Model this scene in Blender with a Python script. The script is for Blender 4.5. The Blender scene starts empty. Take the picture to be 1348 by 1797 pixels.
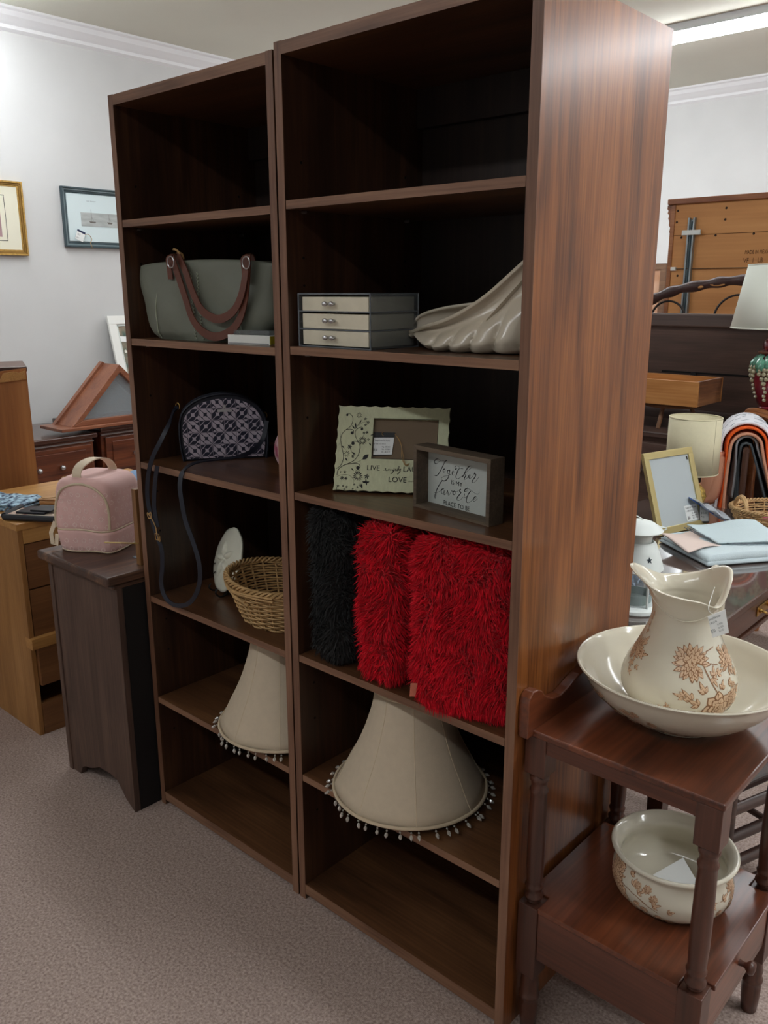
import bpy, math, random
import numpy as np
from mathutils import Vector, Matrix
random.seed(7)
rng = np.random.default_rng(7)
pi = math.pi
SC = bpy.context.scene
COL = SC.collection

# ------------------------------------------------------------------ camera
CAM = np.array([1.48852, -1.30783, 1.59012])
FW = np.array([-0.64784896, 0.71857103, -0.25287823])
RT = np.array([0.74303729, 0.66924739, -0.00187501])
UP = np.array([-0.16789077, 0.18911268, 0.9674963])
FPX = 1490.14
cd = bpy.data.cameras.new('camera')
cam = bpy.data.objects.new('camera', cd)
COL.objects.link(cam)
cam.matrix_world = Matrix(((RT[0], UP[0], -FW[0], CAM[0]), (RT[1], UP[1], -FW[1], CAM[1]),
                           (RT[2], UP[2], -FW[2], CAM[2]), (0, 0, 0, 1)))
cd.sensor_fit = 'VERTICAL'
cd.sensor_height = 36.0
cd.lens = FPX / 1797 * 36.0
cd.clip_start = 0.05
SC.camera = cam

# ------------------------------------------------------------------ light and exposure
W = bpy.data.worlds.new('world')
SC.world = W
W.use_nodes = True
W.node_tree.nodes['Background'].inputs[0].default_value = (.75, .85, 1, 1)
W.node_tree.nodes['Background'].inputs[1].default_value = 0.05
SC.view_settings.view_transform = 'Standard'
SC.view_settings.look = 'None'
SC.view_settings.gamma = 1.0
SC.view_settings.exposure = 0.33
LAMP_E = 62.0          # watts of each fluorescent fitting
# (x0, x1, y, power factor) of the ceiling fittings; the two leftmost are added, unseen, to brighten the left
FITTINGS = [(-1.05, 1.40, 4.03, 1.75), (1.62, 4.07, 4.03, 1.75), (-3.45, -1.15, 4.03, 2.8), (.85, 3.30, .81, 2.7), (3.4, 5.0, .81, 2.2), (-3.45, -1.6, .81, 2.3),
            (-2.6, -0.15, -2.4, 1.15), (.1, 2.55, -2.4, 1.15)]

ROOM = (-3.58, 5.2, -5.0, 5.63, 3.10)


def unproj(ax, c, u, v):
    """pixel of the 1348x1797 frame -> point on the world plane ax = c"""
    d = FW + RT * (u - 674) / FPX - UP * (v - 898.5) / FPX
    i = 'xyz'.index(ax)
    s = (c - CAM[i]) / d[i]
    return CAM + s * d


def unproj_plane(p0, n, u, v):
    d = FW + RT * (u - 674) / FPX - UP * (v - 898.5) / FPX
    n = np.array(n, float)
    s = ((np.array(p0) - CAM) @ n) / (d @ n)
    return CAM + s * d


# ------------------------------------------------------------------ materials
def srgb(r, g, b):
    def f(c):
        c = c / 255.0
        return c / 12.92 if c <= .04045 else ((c + .055) / 1.055) ** 2.4
    return (f(r), f(g), f(b), 1.0)


MATS = {}


def mat(name, col, rough=.5, metal=0.0, noise=0.0, nscale=20, col2=None, bump=0.0, bscale=60, trans=0.0,
        ior=1.45, emis=0.0, coat=0.0, alpha=1.0, spec=.5, stretch=(1, 1, 1), sheen=0.0, sss=0.0, detail=4):
    if name in MATS:
        return MATS[name]
    m = bpy.data.materials.new(name)
    MATS[name] = m
    m.use_nodes = True
    nt = m.node_tree
    b = nt.nodes['Principled BSDF']
    c = srgb(*col)
    b.inputs['Base Color'].default_value = c
    b.inputs['Roughness'].default_value = rough
    b.inputs['Metallic'].default_value = metal
    b.inputs['IOR'].default_value = ior
    b.inputs['Specular IOR Level'].default_value = spec
    b.inputs['Transmission Weight'].default_value = trans
    b.inputs['Alpha'].default_value = alpha
    b.inputs['Coat Weight'].default_value = coat
    b.inputs['Coat Roughness'].default_value = .12
    if sheen:
        b.inputs['Sheen Weight'].default_value = sheen
    if sss:
        b.inputs['Subsurface Weight'].default_value = sss
        b.inputs['Subsurface Scale'].default_value = .01
    if emis:
        b.inputs['Emission Color'].default_value = c
        b.inputs['Emission Strength'].default_value = emis
    if noise or bump or col2:
        tc = nt.nodes.new('ShaderNodeTexCoord')
        mp = nt.nodes.new('ShaderNodeMapping')
        mp.inputs['Scale'].default_value = stretch
        nt.links.new(tc.outputs['Object'], mp.inputs['Vector'])
    if noise or col2:
        n = nt.nodes.new('ShaderNodeTexNoise')
        n.inputs['Scale'].default_value = nscale
        n.inputs['Detail'].default_value = detail
        nt.links.new(mp.outputs[0], n.inputs['Vector'])
        r = nt.nodes.new('ShaderNodeValToRGB')
        r.color_ramp.elements[0].position = .32
        r.color_ramp.elements[1].position = .68
        if col2:
            r.color_ramp.elements[0].color = srgb(*col2)
            r.color_ramp.elements[1].color = c
        else:
            r.color_ramp.elements[0].color = tuple(x * (1 - noise) for x in c[:3]) + (1,)
            r.color_ramp.elements[1].color = tuple(min(1, x * (1 + noise)) for x in c[:3]) + (1,)
        nt.links.new(n.outputs['Fac'], r.inputs[0])
        nt.links.new(r.outputs[0], b.inputs['Base Color'])
    if bump:
        n2 = nt.nodes.new('ShaderNodeTexNoise')
        n2.inputs['Scale'].default_value = bscale
        n2.inputs['Detail'].default_value = 3
        nt.links.new(mp.outputs[0], n2.inputs['Vector'])
        bp = nt.nodes.new('ShaderNodeBump')
        bp.inputs['Strength'].default_value = bump
        bp.inputs['Distance'].default_value = .004
        nt.links.new(n2.outputs['Fac'], bp.inputs['Height'])
        nt.links.new(bp.outputs[0], b.inputs['Normal'])
    return m


def wood(name, dark, mid, light, axis='Z', rough=.4, scale=1.0, coat=0.0, seed=0.0, pores=.35, spec=.5, figure=.9):
    if name in MATS:
        return MATS[name]
    m = bpy.data.materials.new(name)
    MATS[name] = m
    m.use_nodes = True
    nt = m.node_tree
    N, L = nt.nodes, nt.links
    b = N['Principled BSDF']
    tc = N.new('ShaderNodeTexCoord')

    def mapping(a, along):
        mp = N.new('ShaderNodeMapping')
        s = [a, a, a]
        s['XYZ'.index(axis)] = along
        mp.inputs['Scale'].default_value = [q * scale for q in s]
        mp.inputs['Location'].default_value = (seed, seed * 1.7, seed * .6)
        L.new(tc.outputs['Object'], mp.inputs['Vector'])
        return mp
    m1 = mapping(7, .9)
    n1 = N.new('ShaderNodeTexNoise')
    n1.inputs['Scale'].default_value = 1.6
    n1.inputs['Detail'].default_value = 5
    n1.inputs['Distortion'].default_value = figure
    L.new(m1.outputs[0], n1.inputs['Vector'])
    m2 = mapping(90, 2.2)
    n2 = N.new('ShaderNodeTexNoise')
    n2.inputs['Scale'].default_value = 1.5
    n2.inputs['Detail'].default_value = 4
    L.new(m2.outputs[0], n2.inputs['Vector'])
    mix = N.new('ShaderNodeMath')
    mix.operation = 'MULTIPLY_ADD'
    mix.inputs[1].default_value = pores
    ml = N.new('ShaderNodeMath')
    ml.operation = 'MULTIPLY'
    ml.inputs[1].default_value = 1 - pores
    L.new(n1.outputs['Fac'], ml.inputs[0])
    L.new(n2.outputs['Fac'], mix.inputs[0])
    L.new(ml.outputs[0], mix.inputs[2])
    r = N.new('ShaderNodeValToRGB')
    e = r.color_ramp.elements
    e[0].position = .33
    e[0].color = srgb(*dark)
    e[1].position = .67
    e[1].color = srgb(*light)
    k = e.new(.5)
    k.color = srgb(*mid)
    L.new(mix.outputs[0], r.inputs[0])
    L.new(r.outputs[0], b.inputs['Base Color'])
    b.inputs['Roughness'].default_value = rough
    b.inputs['Coat Weight'].default_value = coat
    b.inputs['Coat Roughness'].default_value = .18
    b.inputs['Specular IOR Level'].default_value = spec
    bp = N.new('ShaderNodeBump')
    bp.inputs['Strength'].default_value = .12
    bp.inputs['Distance'].default_value = .001
    L.new(n2.outputs['Fac'], bp.inputs['Height'])
    L.new(bp.outputs[0], b.inputs['Normal'])
    return m


# ------------------------------------------------------------------ mesh helpers
def V(*a):
    return np.array(a, float)


def unit(v):
    v = np.array(v, float)
    n = np.linalg.norm(v)
    return v / n if n > 1e-12 else v


class M:
    def __init__(s):
        s.v = []
        s.f = []
        s.mi = []

    def add(s, verts, faces, mi=0):
        o = len(s.v)
        s.v += [tuple(float(c) for c in p) for p in verts]
        s.f += [tuple(i + o for i in f) for f in faces]
        s.mi += [mi] * len(faces)
        return s

    def box(s, x0, x1, y0, y1, z0, z1, mi=0):
        v = [(x, y, z) for x in (x0, x1) for y in (y0, y1) for z in (z0, z1)]
        return s.add(v, [(0, 1, 3, 2), (4, 6, 7, 5), (0, 4, 5, 1), (2, 3, 7, 6), (0, 2, 6, 4), (1, 5, 7, 3)], mi)

    def obox(s, c, ex, ey, ez, hx, hy, hz, mi=0):
        """oriented box, centre c, unit axes, half sizes"""
        c = V(*c)
        v = [c + ex * hx * a + ey * hy * b + ez * hz * d for a in (-1, 1) for b in (-1, 1) for d in (-1, 1)]
        return s.add(v, [(0, 1, 3, 2), (4, 6, 7, 5), (0, 4, 5, 1), (2, 3, 7, 6), (0, 2, 6, 4), (1, 5, 7, 3)], mi)

    def prism(s, poly, ax, a, b, mi=0):
        """poly of 2-D points in the plane normal to ax, extruded from a to b"""
        n = len(poly)
        def p3(p, t):
            if ax == 'x': return (t, p[0], p[1])
            if ax == 'y': return (p[0], t, p[1])
            return (p[0], p[1], t)
        v = [p3(p, a) for p in poly] + [p3(p, b) for p in poly]
        f = [tuple(range(n))[::-1], tuple(range(n, 2 * n))] + [(i, (i + 1) % n, n + (i + 1) % n, n + i) for i in range(n)]
        return s.add(v, f, mi)

    def slab(s, poly, o, ex, ey, ez, t0, t1, mi=0):
        """2-D poly in (ex, ey) extruded along ez"""
        n = len(poly)
        o = V(*o)
        v = [o + ex * p[0] + ey * p[1] + ez * t0 for p in poly] + [o + ex * p[0] + ey * p[1] + ez * t1 for p in poly]
        f = [tuple(range(n))[::-1], tuple(range(n, 2 * n))] + [(i, (i + 1) % n, n + (i + 1) % n, n + i) for i in range(n)]
        return s.add(v, f, mi)

    def tube(s, pts, r, n=8, closed=False, cap=True, mi=0):
        pts = [V(*p) for p in pts]
        k = len(pts)
        rs = [r] * k if not hasattr(r, '__len__') else r
        if closed:
            tg = [unit(pts[(i + 1) % k] - pts[i - 1]) for i in range(k)]
        else:
            tg = [unit(pts[min(i + 1, k - 1)] - pts[max(i - 1, 0)]) for i in range(k)]
        up = V(0, 0, 1) if abs(tg[0][2]) < .9 else V(1, 0, 0)
        a = unit(np.cross(tg[0], up))
        v = []
        for i in range(k):
            a = unit(a - tg[i] * (a @ tg[i]))
            b = np.cross(tg[i], a)
            for j in range(n):
                t = 2 * pi * j / n
                v.append(pts[i] + rs[i] * (math.cos(t) * a + math.sin(t) * b))
        f = []
        for i in range(k if closed else k - 1):
            for j in range(n):
                i2 = (i + 1) % k
                f.append((i * n + j, i * n + (j + 1) % n, i2 * n + (j + 1) % n, i2 * n + j))
        if cap and not closed:
            f.append(tuple(range(n))[::-1])
            f.append(tuple((k - 1) * n + j for j in range(n)))
        return s.add(v, f, mi)

    def ribbon(s, pts, w, nrm, t=.002, mi=0):
        """flat strap along pts, width w, face normal about nrm (one vector or one per point)"""
        pts = [V(*p) for p in pts]
        k = len(pts)
        ws = [w] * k if not hasattr(w, '__len__') else w
        v = []
        for i in range(k):
            tg = unit(pts[min(i + 1, k - 1)] - pts[max(i - 1, 0)])
            nn = V(*(nrm[i] if hasattr(nrm[0], '__len__') else nrm))
            side = unit(np.cross(tg, nn))
            no = unit(np.cross(side, tg))
            for a, b in ((-1, -1), (1, -1), (1, 1), (-1, 1)):
                v.append(pts[i] + side * a * ws[i] / 2 + no * b * t / 2)
        f = [(0, 1, 2, 3), (4 * k - 1, 4 * k - 2, 4 * k - 3, 4 * k - 4)]
        for i in range(k - 1):
            for j in range(4):
                f.append((4 * i + j, 4 * i + 4 + j, 4 * i + 4 + (j + 1) % 4, 4 * i + (j + 1) % 4))
        return s.add(v, f, mi)

    def lathe(s, prof, c=(0, 0), n=48, mi=0, fn=None, close=False, ax='z'):
        """prof: list of (r, z); a ring per entry; fn(theta, r, z) -> (r, z)"""
        v = []
        idx = []
        for (r, z) in prof:
            if r < 1e-6:
                idx.append([len(v)] * n)
                v.append((c[0], c[1], z))
            else:
                row = []
                for j in range(n):
                    t = 2 * pi * j / n
                    rr, zz = (r, z) if fn is None else fn(t, r, z)
                    row.append(len(v))
                    v.append((c[0] + rr * math.cos(t), c[1] + rr * math.sin(t), zz))
                idx.append(row)
        f = []
        m = len(prof)
        for i in range(m if close else m - 1):
            A, B = idx[i], idx[(i + 1) % m]
            for j in range(n):
                q = [A[j], A[(j + 1) % n], B[(j + 1) % n], B[j]]
                u = []
                for w_ in q:
                    if w_ not in u:
                        u.append(w_)
                if len(u) > 2:
                    f.append(tuple(u))
        return s.add(v, f, mi)

    def grid(s, fn, nu, nv, cu=False, cv=False, mi=0):
        v = [fn(i / (nu if cu else nu - 1), j / (nv if cv else nv - 1)) for i in range(nu) for j in range(nv)]
        f = []
        for i in range(nu if cu else nu - 1):
            for j in range(nv if cv else nv - 1):
                i2, j2 = (i + 1) % nu, (j + 1) % nv
                f.append((i * nv + j, i2 * nv + j, i2 * nv + j2, i * nv + j2))
        return s.add(v, f, mi)

    def ball(s, c, r, n=12, mi=0, rot=None):
        r = V(*(r if hasattr(r, '__len__') else (r, r, r)))
        m = max(4, n // 2)
        v = []
        f = []
        for i in range(1, m):
            a = pi * i / m
            for j in range(n):
                t = 2 * pi * j / n
                v.append(V(math.sin(a) * math.cos(t), math.sin(a) * math.sin(t), math.cos(a)) * r)
        v.append(V(0, 0, r[2]))
        v.append(V(0, 0, -r[2]))
        for i in range(m - 2):
            for j in range(n):
                f.append((i * n + j, (i + 1) * n + j, (i + 1) * n + (j + 1) % n, i * n + (j + 1) % n))
        T, B = len(v) - 2, len(v) - 1
        for j in range(n):
            f.append((T, j, (j + 1) % n))
            f.append((B, (m - 2) * n + (j + 1) % n, (m - 2) * n + j))
        if rot is not None:
            v = [rot @ p for p in v]
        return s.add([p + V(*c) for p in v], f, mi)


ROOTM = {}


def rootm(o):
    return ROOTM.get(o.name, Matrix.Identity(4))


def tag(o, label=None, cat=None, group=None, kind=None):
    if label: o['label'] = label
    if cat: o['category'] = cat
    if group: o['group'] = group
    if kind: o['kind'] = kind
    return o


def build(m, name, material, parent=None, smooth=False, bevel=0.0, solid=0.0, sub=0, loc=None, local=False, label=None,
          kind=None, angle=35, segs=2, offset=0.0):
    me = bpy.data.meshes.new(name)
    vs = m.v
    if parent is not None and not local:
        inv = np.array(rootm(parent).inverted())
        a = np.array(vs) if len(vs) else np.zeros((0, 3))
        a = a @ inv[:3, :3].T + inv[:3, 3]
        vs = a.tolist()
    elif loc is not None and not local:
        vs = [(p[0] - loc[0], p[1] - loc[1], p[2] - loc[2]) for p in vs]
    me.from_pydata(vs, [], m.f)
    mats = material if isinstance(material, (list, tuple)) else [material]
    for q in mats:
        me.materials.append(q)
    if len(mats) > 1:
        me.polygons.foreach_set('material_index', m.mi)
    if smooth:
        me.polygons.foreach_set('use_smooth', [True] * len(me.polygons))
        me.set_sharp_from_angle(angle=math.radians(angle))
    me.update()
    o = bpy.data.objects.new(name, me)
    COL.objects.link(o)
    if parent is not None:
        o.parent = parent
        ROOTM[o.name] = rootm(parent)
    elif loc is not None:
        o.location = loc
        ROOTM[o.name] = Matrix.Translation(loc)
    if sub:
        q = o.modifiers.new('subdivision', 'SUBSURF')
        q.levels = q.render_levels = sub
    if solid:
        q = o.modifiers.new('solidify', 'SOLIDIFY')
        q.thickness = solid
        q.offset = offset
    if bevel:
        q = o.modifiers.new('bevel', 'BEVEL')
        q.width = bevel
        q.segments = segs
        q.limit_method = 'ANGLE'
        q.angle_limit = math.radians(40)
        q.harden_normals = False
    if label: o['label'] = label
    if kind: o['kind'] = kind
    return o


def thing(name, label, cat, loc=(0, 0, 0), rz=0.0, group=None):
    o = bpy.data.objects.new(name, None)
    COL.objects.link(o)
    o.location = loc
    o.rotation_euler = (0, 0, rz)
    o.empty_display_size = .05
    ROOTM[o.name] = Matrix.Translation(loc) @ Matrix.Rotation(rz, 4, 'Z')
    return tag(o, label, cat, group)


def structure(o):
    o['kind'] = 'structure'
    return o


def copy_part(src, parent, delta=(0, 0, 0), rz=0.0):
    c = src.copy()
    COL.objects.link(c)
    c.parent = parent
    c.location = delta
    c.rotation_euler = (0, 0, rz)
    ROOTM[c.name] = rootm(parent)
    return c


def text_mesh(lines, ex, ey, mi=0, into=None, lift=None):
    # xscale may be ('fit', width)
    """lines: list of (string, size, origin xyz, xscale). Flat letters, in the plane of ex, ey"""
    m = into or M()
    lift = np.cross(ex, ey) if lift is None else lift
    for (s, size, org, xs) in lines:
        cu = bpy.data.curves.new('t', 'FONT')
        cu.body = s
        cu.size = size
        cu.resolution_u = 3
        o = bpy.data.objects.new('t', cu)
        COL.objects.link(o)
        dg = bpy.context.evaluated_depsgraph_get()
        me = bpy.data.meshes.new_from_object(o.evaluated_get(dg))
        org = V(*org)
        if isinstance(xs, tuple):
            xs = xs[1] / max(1e-6, max(p.co.x for p in me.vertices))
        vv = [org + ex * p.co.x * xs + ey * p.co.y for p in me.vertices]
        m.add(vv, [tuple(p.vertices) for p in me.polygons], mi)
        bpy.data.objects.remove(o)
        bpy.data.meshes.remove(me)
        bpy.data.curves.remove(cu)
    return m


def catmull(P, k=6, closed=False):
    P = [V(*p) for p in P]
    n = len(P)
    out = []
    rngi = range(n) if closed else range(n - 1)
    for i in rngi:
        if closed:
            a, b, c, d = P[i - 1], P[i], P[(i + 1) % n], P[(i + 2) % n]
        else:
            a, b, c, d = P[max(i - 1, 0)], P[i], P[i + 1], P[min(i + 2, n - 1)]
        for j in range(k):
            t = j / k
            out.append(.5 * ((2 * b) + (-a + c) * t + (2 * a - 5 * b + 4 * c - d) * t * t + (-a + 3 * b - 3 * c + d) * t ** 3))
    if not closed:
        out.append(P[-1])
    return out


def stroke(m, pts2, w, place, mi=0, k=5, lift=0.0):
    """pen stroke through 2-D points with widths w (per point or one), placed by place(u, v, lift) -> xyz"""
    w = [w] * len(pts2) if not hasattr(w, '__len__') else w
    P = catmull([(p[0], p[1], ww) for p, ww in zip(pts2, w)], k)
    v = []
    for i, p in enumerate(P):
        q0, q1 = P[max(i - 1, 0)], P[min(i + 1, len(P) - 1)]
        t = unit((q1 - q0)[:2])
        nn = V(-t[1], t[0]) * p[2] / 2
        v.append(place(p[0] + nn[0], p[1] + nn[1], lift))
        v.append(place(p[0] - nn[0], p[1] - nn[1], lift))
    m.add(v, [(2 * i, 2 * i + 1, 2 * i + 3, 2 * i + 2) for i in range(len(P) - 1)], mi)


def poly(m, pts2, place, mi=0, lift=0.0):
    m.add([place(p[0], p[1], lift) for p in pts2], [tuple(range(len(pts2)))], mi)


def petal_pts(x, y, ang, L, w, n=10, tip=1.0):
    out = []
    for i in range(n):
        t = i / (n - 1)
        out.append((t, math.sin(pi * t ** tip) * w / 2))
    full = out + [(t, -s) for t, s in out[-2:0:-1]]
    c, s_ = math.cos(ang), math.sin(ang)
    return [(x + (t * L) * c - q * s_, y + (t * L) * s_ + q * c) for t, q in full]


def hank(pts, r, n=6):
    m = M()
    m.tube(catmull(pts, 5), r, n)
    return m

# ------------------------------------------------------------------ shared materials
m_wall = mat('wall paint', (208, 208, 207), .9, noise=.03, nscale=3, bump=.05, bscale=300)
m_ceil = mat('ceiling paint', (222, 221, 208), .95, noise=.02, nscale=2, bump=.15, bscale=120)
m_crown = mat('crown paint', (236, 236, 238), .5)
m_carpet = mat('carpet', (196, 176, 166), 1.0, col2=(146, 126, 117), nscale=150, bump=.7, bscale=420, spec=.1, detail=6)
walZ = wood('walnut upright grain', (40, 25, 17), (62, 39, 26), (88, 58, 38), 'Z', .38, coat=.15)  # inner walnut darkened so the shade inside the cases sits in the colour
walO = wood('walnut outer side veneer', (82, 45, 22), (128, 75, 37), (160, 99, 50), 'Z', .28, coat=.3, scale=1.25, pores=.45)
walX = wood('walnut long grain', (56, 35, 22), (88, 57, 36), (116, 80, 51), 'X', .36, coat=.2)  # shelf boards darkened too, deepening the shade between them
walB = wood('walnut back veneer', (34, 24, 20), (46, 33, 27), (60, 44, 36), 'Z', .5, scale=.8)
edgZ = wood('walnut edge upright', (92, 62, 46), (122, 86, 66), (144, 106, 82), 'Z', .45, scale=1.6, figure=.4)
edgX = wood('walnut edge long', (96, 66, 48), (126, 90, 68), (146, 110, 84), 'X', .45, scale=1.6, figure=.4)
m_hole = mat('peg hole', (14, 8, 6), .9)
m_steel = mat('steel', (190, 190, 192), .3, metal=1)
m_brass = mat('brass', (196, 158, 92), .3, metal=1, noise=.2, nscale=40)
m_white = mat('white paint', (232, 232, 226), .45)
m_ink = mat('black ink', (32, 32, 32), .7)
m_paper = mat('white tag paper', (236, 238, 236), .8)
m_tagback = mat('black tag card', (26, 28, 30), .6)
m_string = mat('tan tag string', (172, 136, 88), .9)

# ------------------------------------------------------------------ the room
x0, x1, y0, y1, zc = ROOM
structure(build(M().box(x0 - .1, x1 + .1, y0 - .1, y1 + .1, -.08, 0), 'floor', m_carpet))
structure(build(M().box(x0 - .1, x1 + .1, y0 - .1, y1 + .1, zc, zc + .1), 'ceiling', m_ceil))
structure(build(M().box(x0 - .1, x0, y0 - .1, y1 + .1, 0, zc), 'wall_left', m_wall))
structure(build(M().box(x0, x1, y1, y1 + .1, 0, zc), 'wall_back', m_wall))
structure(build(M().box(x1, x1 + .1, y0 - .1, y1 + .1, 0, zc), 'wall_right', m_wall))
structure(build(M().box(x0, x1, y0 - .1, y0, 0, zc), 'wall_front', m_wall))
crown = [(0, 0), (.085, 0), (.085, -.012), (.07, -.02), (.06, -.045), (.035, -.07), (.02, -.082), (.02, -.1), (0, -.115)]
structure(build(M().prism([(x0 + a, zc + b) for a, b in crown], 'y', y0, y1), 'trim_1', m_crown))
structure(build(M().prism([(y1 - a, zc + b) for a, b in crown], 'x', x0, x1), 'trim_2', m_crown))
structure(build(M().box(x0, x0 + .014, y0, y1, 0, .09), 'baseboard_left', m_crown, bevel=.003))
structure(build(M().box(x0, x1, y1 - .014, y1, 0, .09), 'baseboard_back', m_crown, bevel=.003))

m_housing = mat('lamp housing', (205, 208, 210), .5)
for i, (a, b, y, p) in enumerate(FITTINGS):
    lab = {0: 'long fluorescent ceiling light glowing beyond the tall bookcase'}.get(i, 'long unseen fluorescent ceiling light, part of the lamp rows or added as fill')
    t = thing('ceiling_light', lab, 'ceiling light', ((a + b) / 2, y, zc), group='fluorescent ceiling lights')
    build(M().box(a, b, y - .078, y + .078, zc - .045, zc), 'housing', m_housing, t, bevel=.004)
    me = mat('lamp lens %.2f' % p, (246, 251, 255), .4, emis=LAMP_E / 5.0 * p)
    w = M()
    pr_ = [(y + .074 * math.cos(q), zc - .045 - .045 * math.sin(q)) for q in [pi * k / 8 for k in range(9)]]
    w.prism(pr_, 'x', a + .01, b - .01)
    build(w, 'lens', me, t, smooth=True)


# ------------------------------------------------------------------ bookcases
TH, DEP = .0221, .4778


def bookcase(xa, xb, H, zs, label, zb=.0166):
    t = thing('bookcase', label, 'bookcase', ((xa + xb) / 2, DEP / 2, 0))
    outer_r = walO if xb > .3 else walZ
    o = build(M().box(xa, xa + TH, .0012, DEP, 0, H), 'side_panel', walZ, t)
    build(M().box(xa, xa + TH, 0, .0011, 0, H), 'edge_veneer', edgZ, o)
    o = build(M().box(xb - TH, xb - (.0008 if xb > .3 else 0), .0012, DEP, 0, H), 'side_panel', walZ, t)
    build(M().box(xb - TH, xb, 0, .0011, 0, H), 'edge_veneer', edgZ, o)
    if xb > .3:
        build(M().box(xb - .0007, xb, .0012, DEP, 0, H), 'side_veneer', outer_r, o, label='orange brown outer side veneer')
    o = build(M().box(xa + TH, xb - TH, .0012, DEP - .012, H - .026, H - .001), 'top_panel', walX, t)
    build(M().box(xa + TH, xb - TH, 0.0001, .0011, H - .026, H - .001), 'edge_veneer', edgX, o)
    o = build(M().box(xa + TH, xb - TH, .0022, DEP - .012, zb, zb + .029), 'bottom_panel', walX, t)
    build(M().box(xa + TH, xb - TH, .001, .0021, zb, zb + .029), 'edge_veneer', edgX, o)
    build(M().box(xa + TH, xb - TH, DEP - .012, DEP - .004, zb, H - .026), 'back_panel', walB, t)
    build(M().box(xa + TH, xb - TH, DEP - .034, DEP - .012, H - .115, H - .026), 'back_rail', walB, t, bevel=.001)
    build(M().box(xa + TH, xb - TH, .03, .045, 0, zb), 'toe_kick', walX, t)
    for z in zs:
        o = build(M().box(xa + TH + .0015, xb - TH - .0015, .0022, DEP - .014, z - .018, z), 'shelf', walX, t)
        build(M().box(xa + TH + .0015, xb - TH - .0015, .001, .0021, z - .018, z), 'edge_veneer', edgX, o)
        for xx in (xa + TH, xb - TH):
            for yy in (.05, .4):
                s = 1 if xx == xa + TH else -1
                w = M().tube([(xx, yy, z - .022), (xx + s * .012, yy, z - .022)], .0035, 8)
                build(w, 'shelf_pin', m_steel, t)
    for z in (.25, .52, .62, .90, 1.02, 1.30, 1.60, 1.66, 1.86):
        for yy in (.05, .4):
            build(M().tube([(xa + TH - .002, yy, z), (xa + TH + .0006, yy, z)], .0032, 8), 'peg_hole', m_hole, t)
    return t


ZL = [1.7717, 1.4619, 1.1151, .7075, .3768]
ZR = [1.7786, 1.4673, 1.1285, .7132, .3781]
bookcase(-.6544, -.0057, 2.08, ZL, 'narrow dark walnut bookcase on the left holding the grey-green tote and wicker basket')
bookcase(0, .6589, 2.0922, ZR, 'dark walnut bookcase on the right holding red fur pillows, wide side panel showing')

# ------------------------------------------------------------------ left side furniture
chB = wood('dark chest wood', (58, 42, 35), (84, 63, 53), (106, 82, 69), 'Z', .55, scale=1.1)
chT = wood('dark chest top wood', (48, 33, 27), (76, 53, 42), (124, 90, 66), 'Y', .4, scale=1.2)
t = thing('dark_wood_chest', 'dark stained wooden chest standing between the light oak drawers and the bookcase', 'chest', (-.86, .3, 0))
side = [(-1.05, 0), (-1.00, 0), (-.985, .03), (-.965, .042), (-.93, .05), (-.90, .062), (-.87, .078), (-.80, .082), (-.76, .075), (-.735, .05),
        (-.715, .028), (-.665, 0), (-.665, .755), (-1.05, .755)]
build(M().prism(side, 'y', -.09, -.07), 'side_panel', chB, t, bevel=.001)
build(M().box(-1.068, -1.045, -.095, .55, 0, .755), 'front_frame', chB, t, bevel=.002)
build(M().box(-.69, -.665, -.07, .55, 0, .755), 'back_panel', mat('chest back', (18, 16, 16), .7), t)
build(M().box(-1.05, -.665, .53, .55, .05, .755), 'side_panel', chB, t)
build(M().box(-1.068, -.6635, -.102, .555, .742, .757), 'moulding', chT, t, bevel=.006)
build(M().box(-1.085, -.6585, -.12, .56, .757, .786), 'top', chT, t, bevel=.007, segs=3)

oak = wood('light oak', (132, 90, 46), (156, 110, 60), (174, 128, 76), 'Z', .5, scale=1.3, figure=.3)
oakX = wood('light oak top', (150, 104, 52), (178, 130, 72), (192, 146, 86), 'Y', .45, scale=1.2, figure=.3)
oakD = wood('oak drawer faces', (96, 60, 30), (114, 74, 40), (130, 88, 50), 'Y', .5, scale=1.2, figure=.5)
t = thing('oak_drawer_cabinet', 'light oak chest of drawers at the left edge with cloths laid on top', 'drawers', (-1.6, .3, 0))
XF = -1.346
build(M().box(-1.9, XF, -.06, -.042, 0, .79), 'side_panel', oak, t, bevel=.0015)
build(M().box(-1.9, XF, .70, .718, 0, .79), 'side_panel', oak, t, bevel=.0015)
build(M().box(-1.9, -1.88, -.042, .70, 0, .79), 'back_panel', oak, t)
build(M().box(-1.905, XF + .004, -.064, .722, .785, .81), 'top', oakX, t, bevel=.002)
build(M().box(-1.42, XF + .002, -.042, .70, .735, .785), 'top_rail', oakX, t, bevel=.001)
build(M().box(-1.88, XF - .03, -.042, .70, .06, .075), 'bottom_shelf', oakD, t)
for i, (za, zb_, dx) in enumerate(((.565, .73, -.006), (.385, .56, -.004), (.20, .375, .018))):
    d = build(M().box(XF - .022 + dx, XF + dx, -.038 if i < 2 else -.0412, .696, za, zb_), 'drawer', oakD if i < 2 else oakD, t, bevel=.001)
    build(M().box(-1.84, XF - .022 + dx, -.03, .69, za + .01, za + .02).box(-1.84, XF - .022 + dx, -.03, -.018, za + .01, zb_ - .03)
          .box(-1.84, XF - .022 + dx, .678, .69, za + .01, zb_ - .03), 'drawer_box', oakX, d)
build(M().box(XF - .03, XF + .020, -.0612, .696, .345, .385), 'drawer_lip', oakX, t, bevel=.001)
build(M().box(XF - .02, XF + .002, -.0412, .70, 0, .125), 'plinth', oakD, t, bevel=.001)

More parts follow.
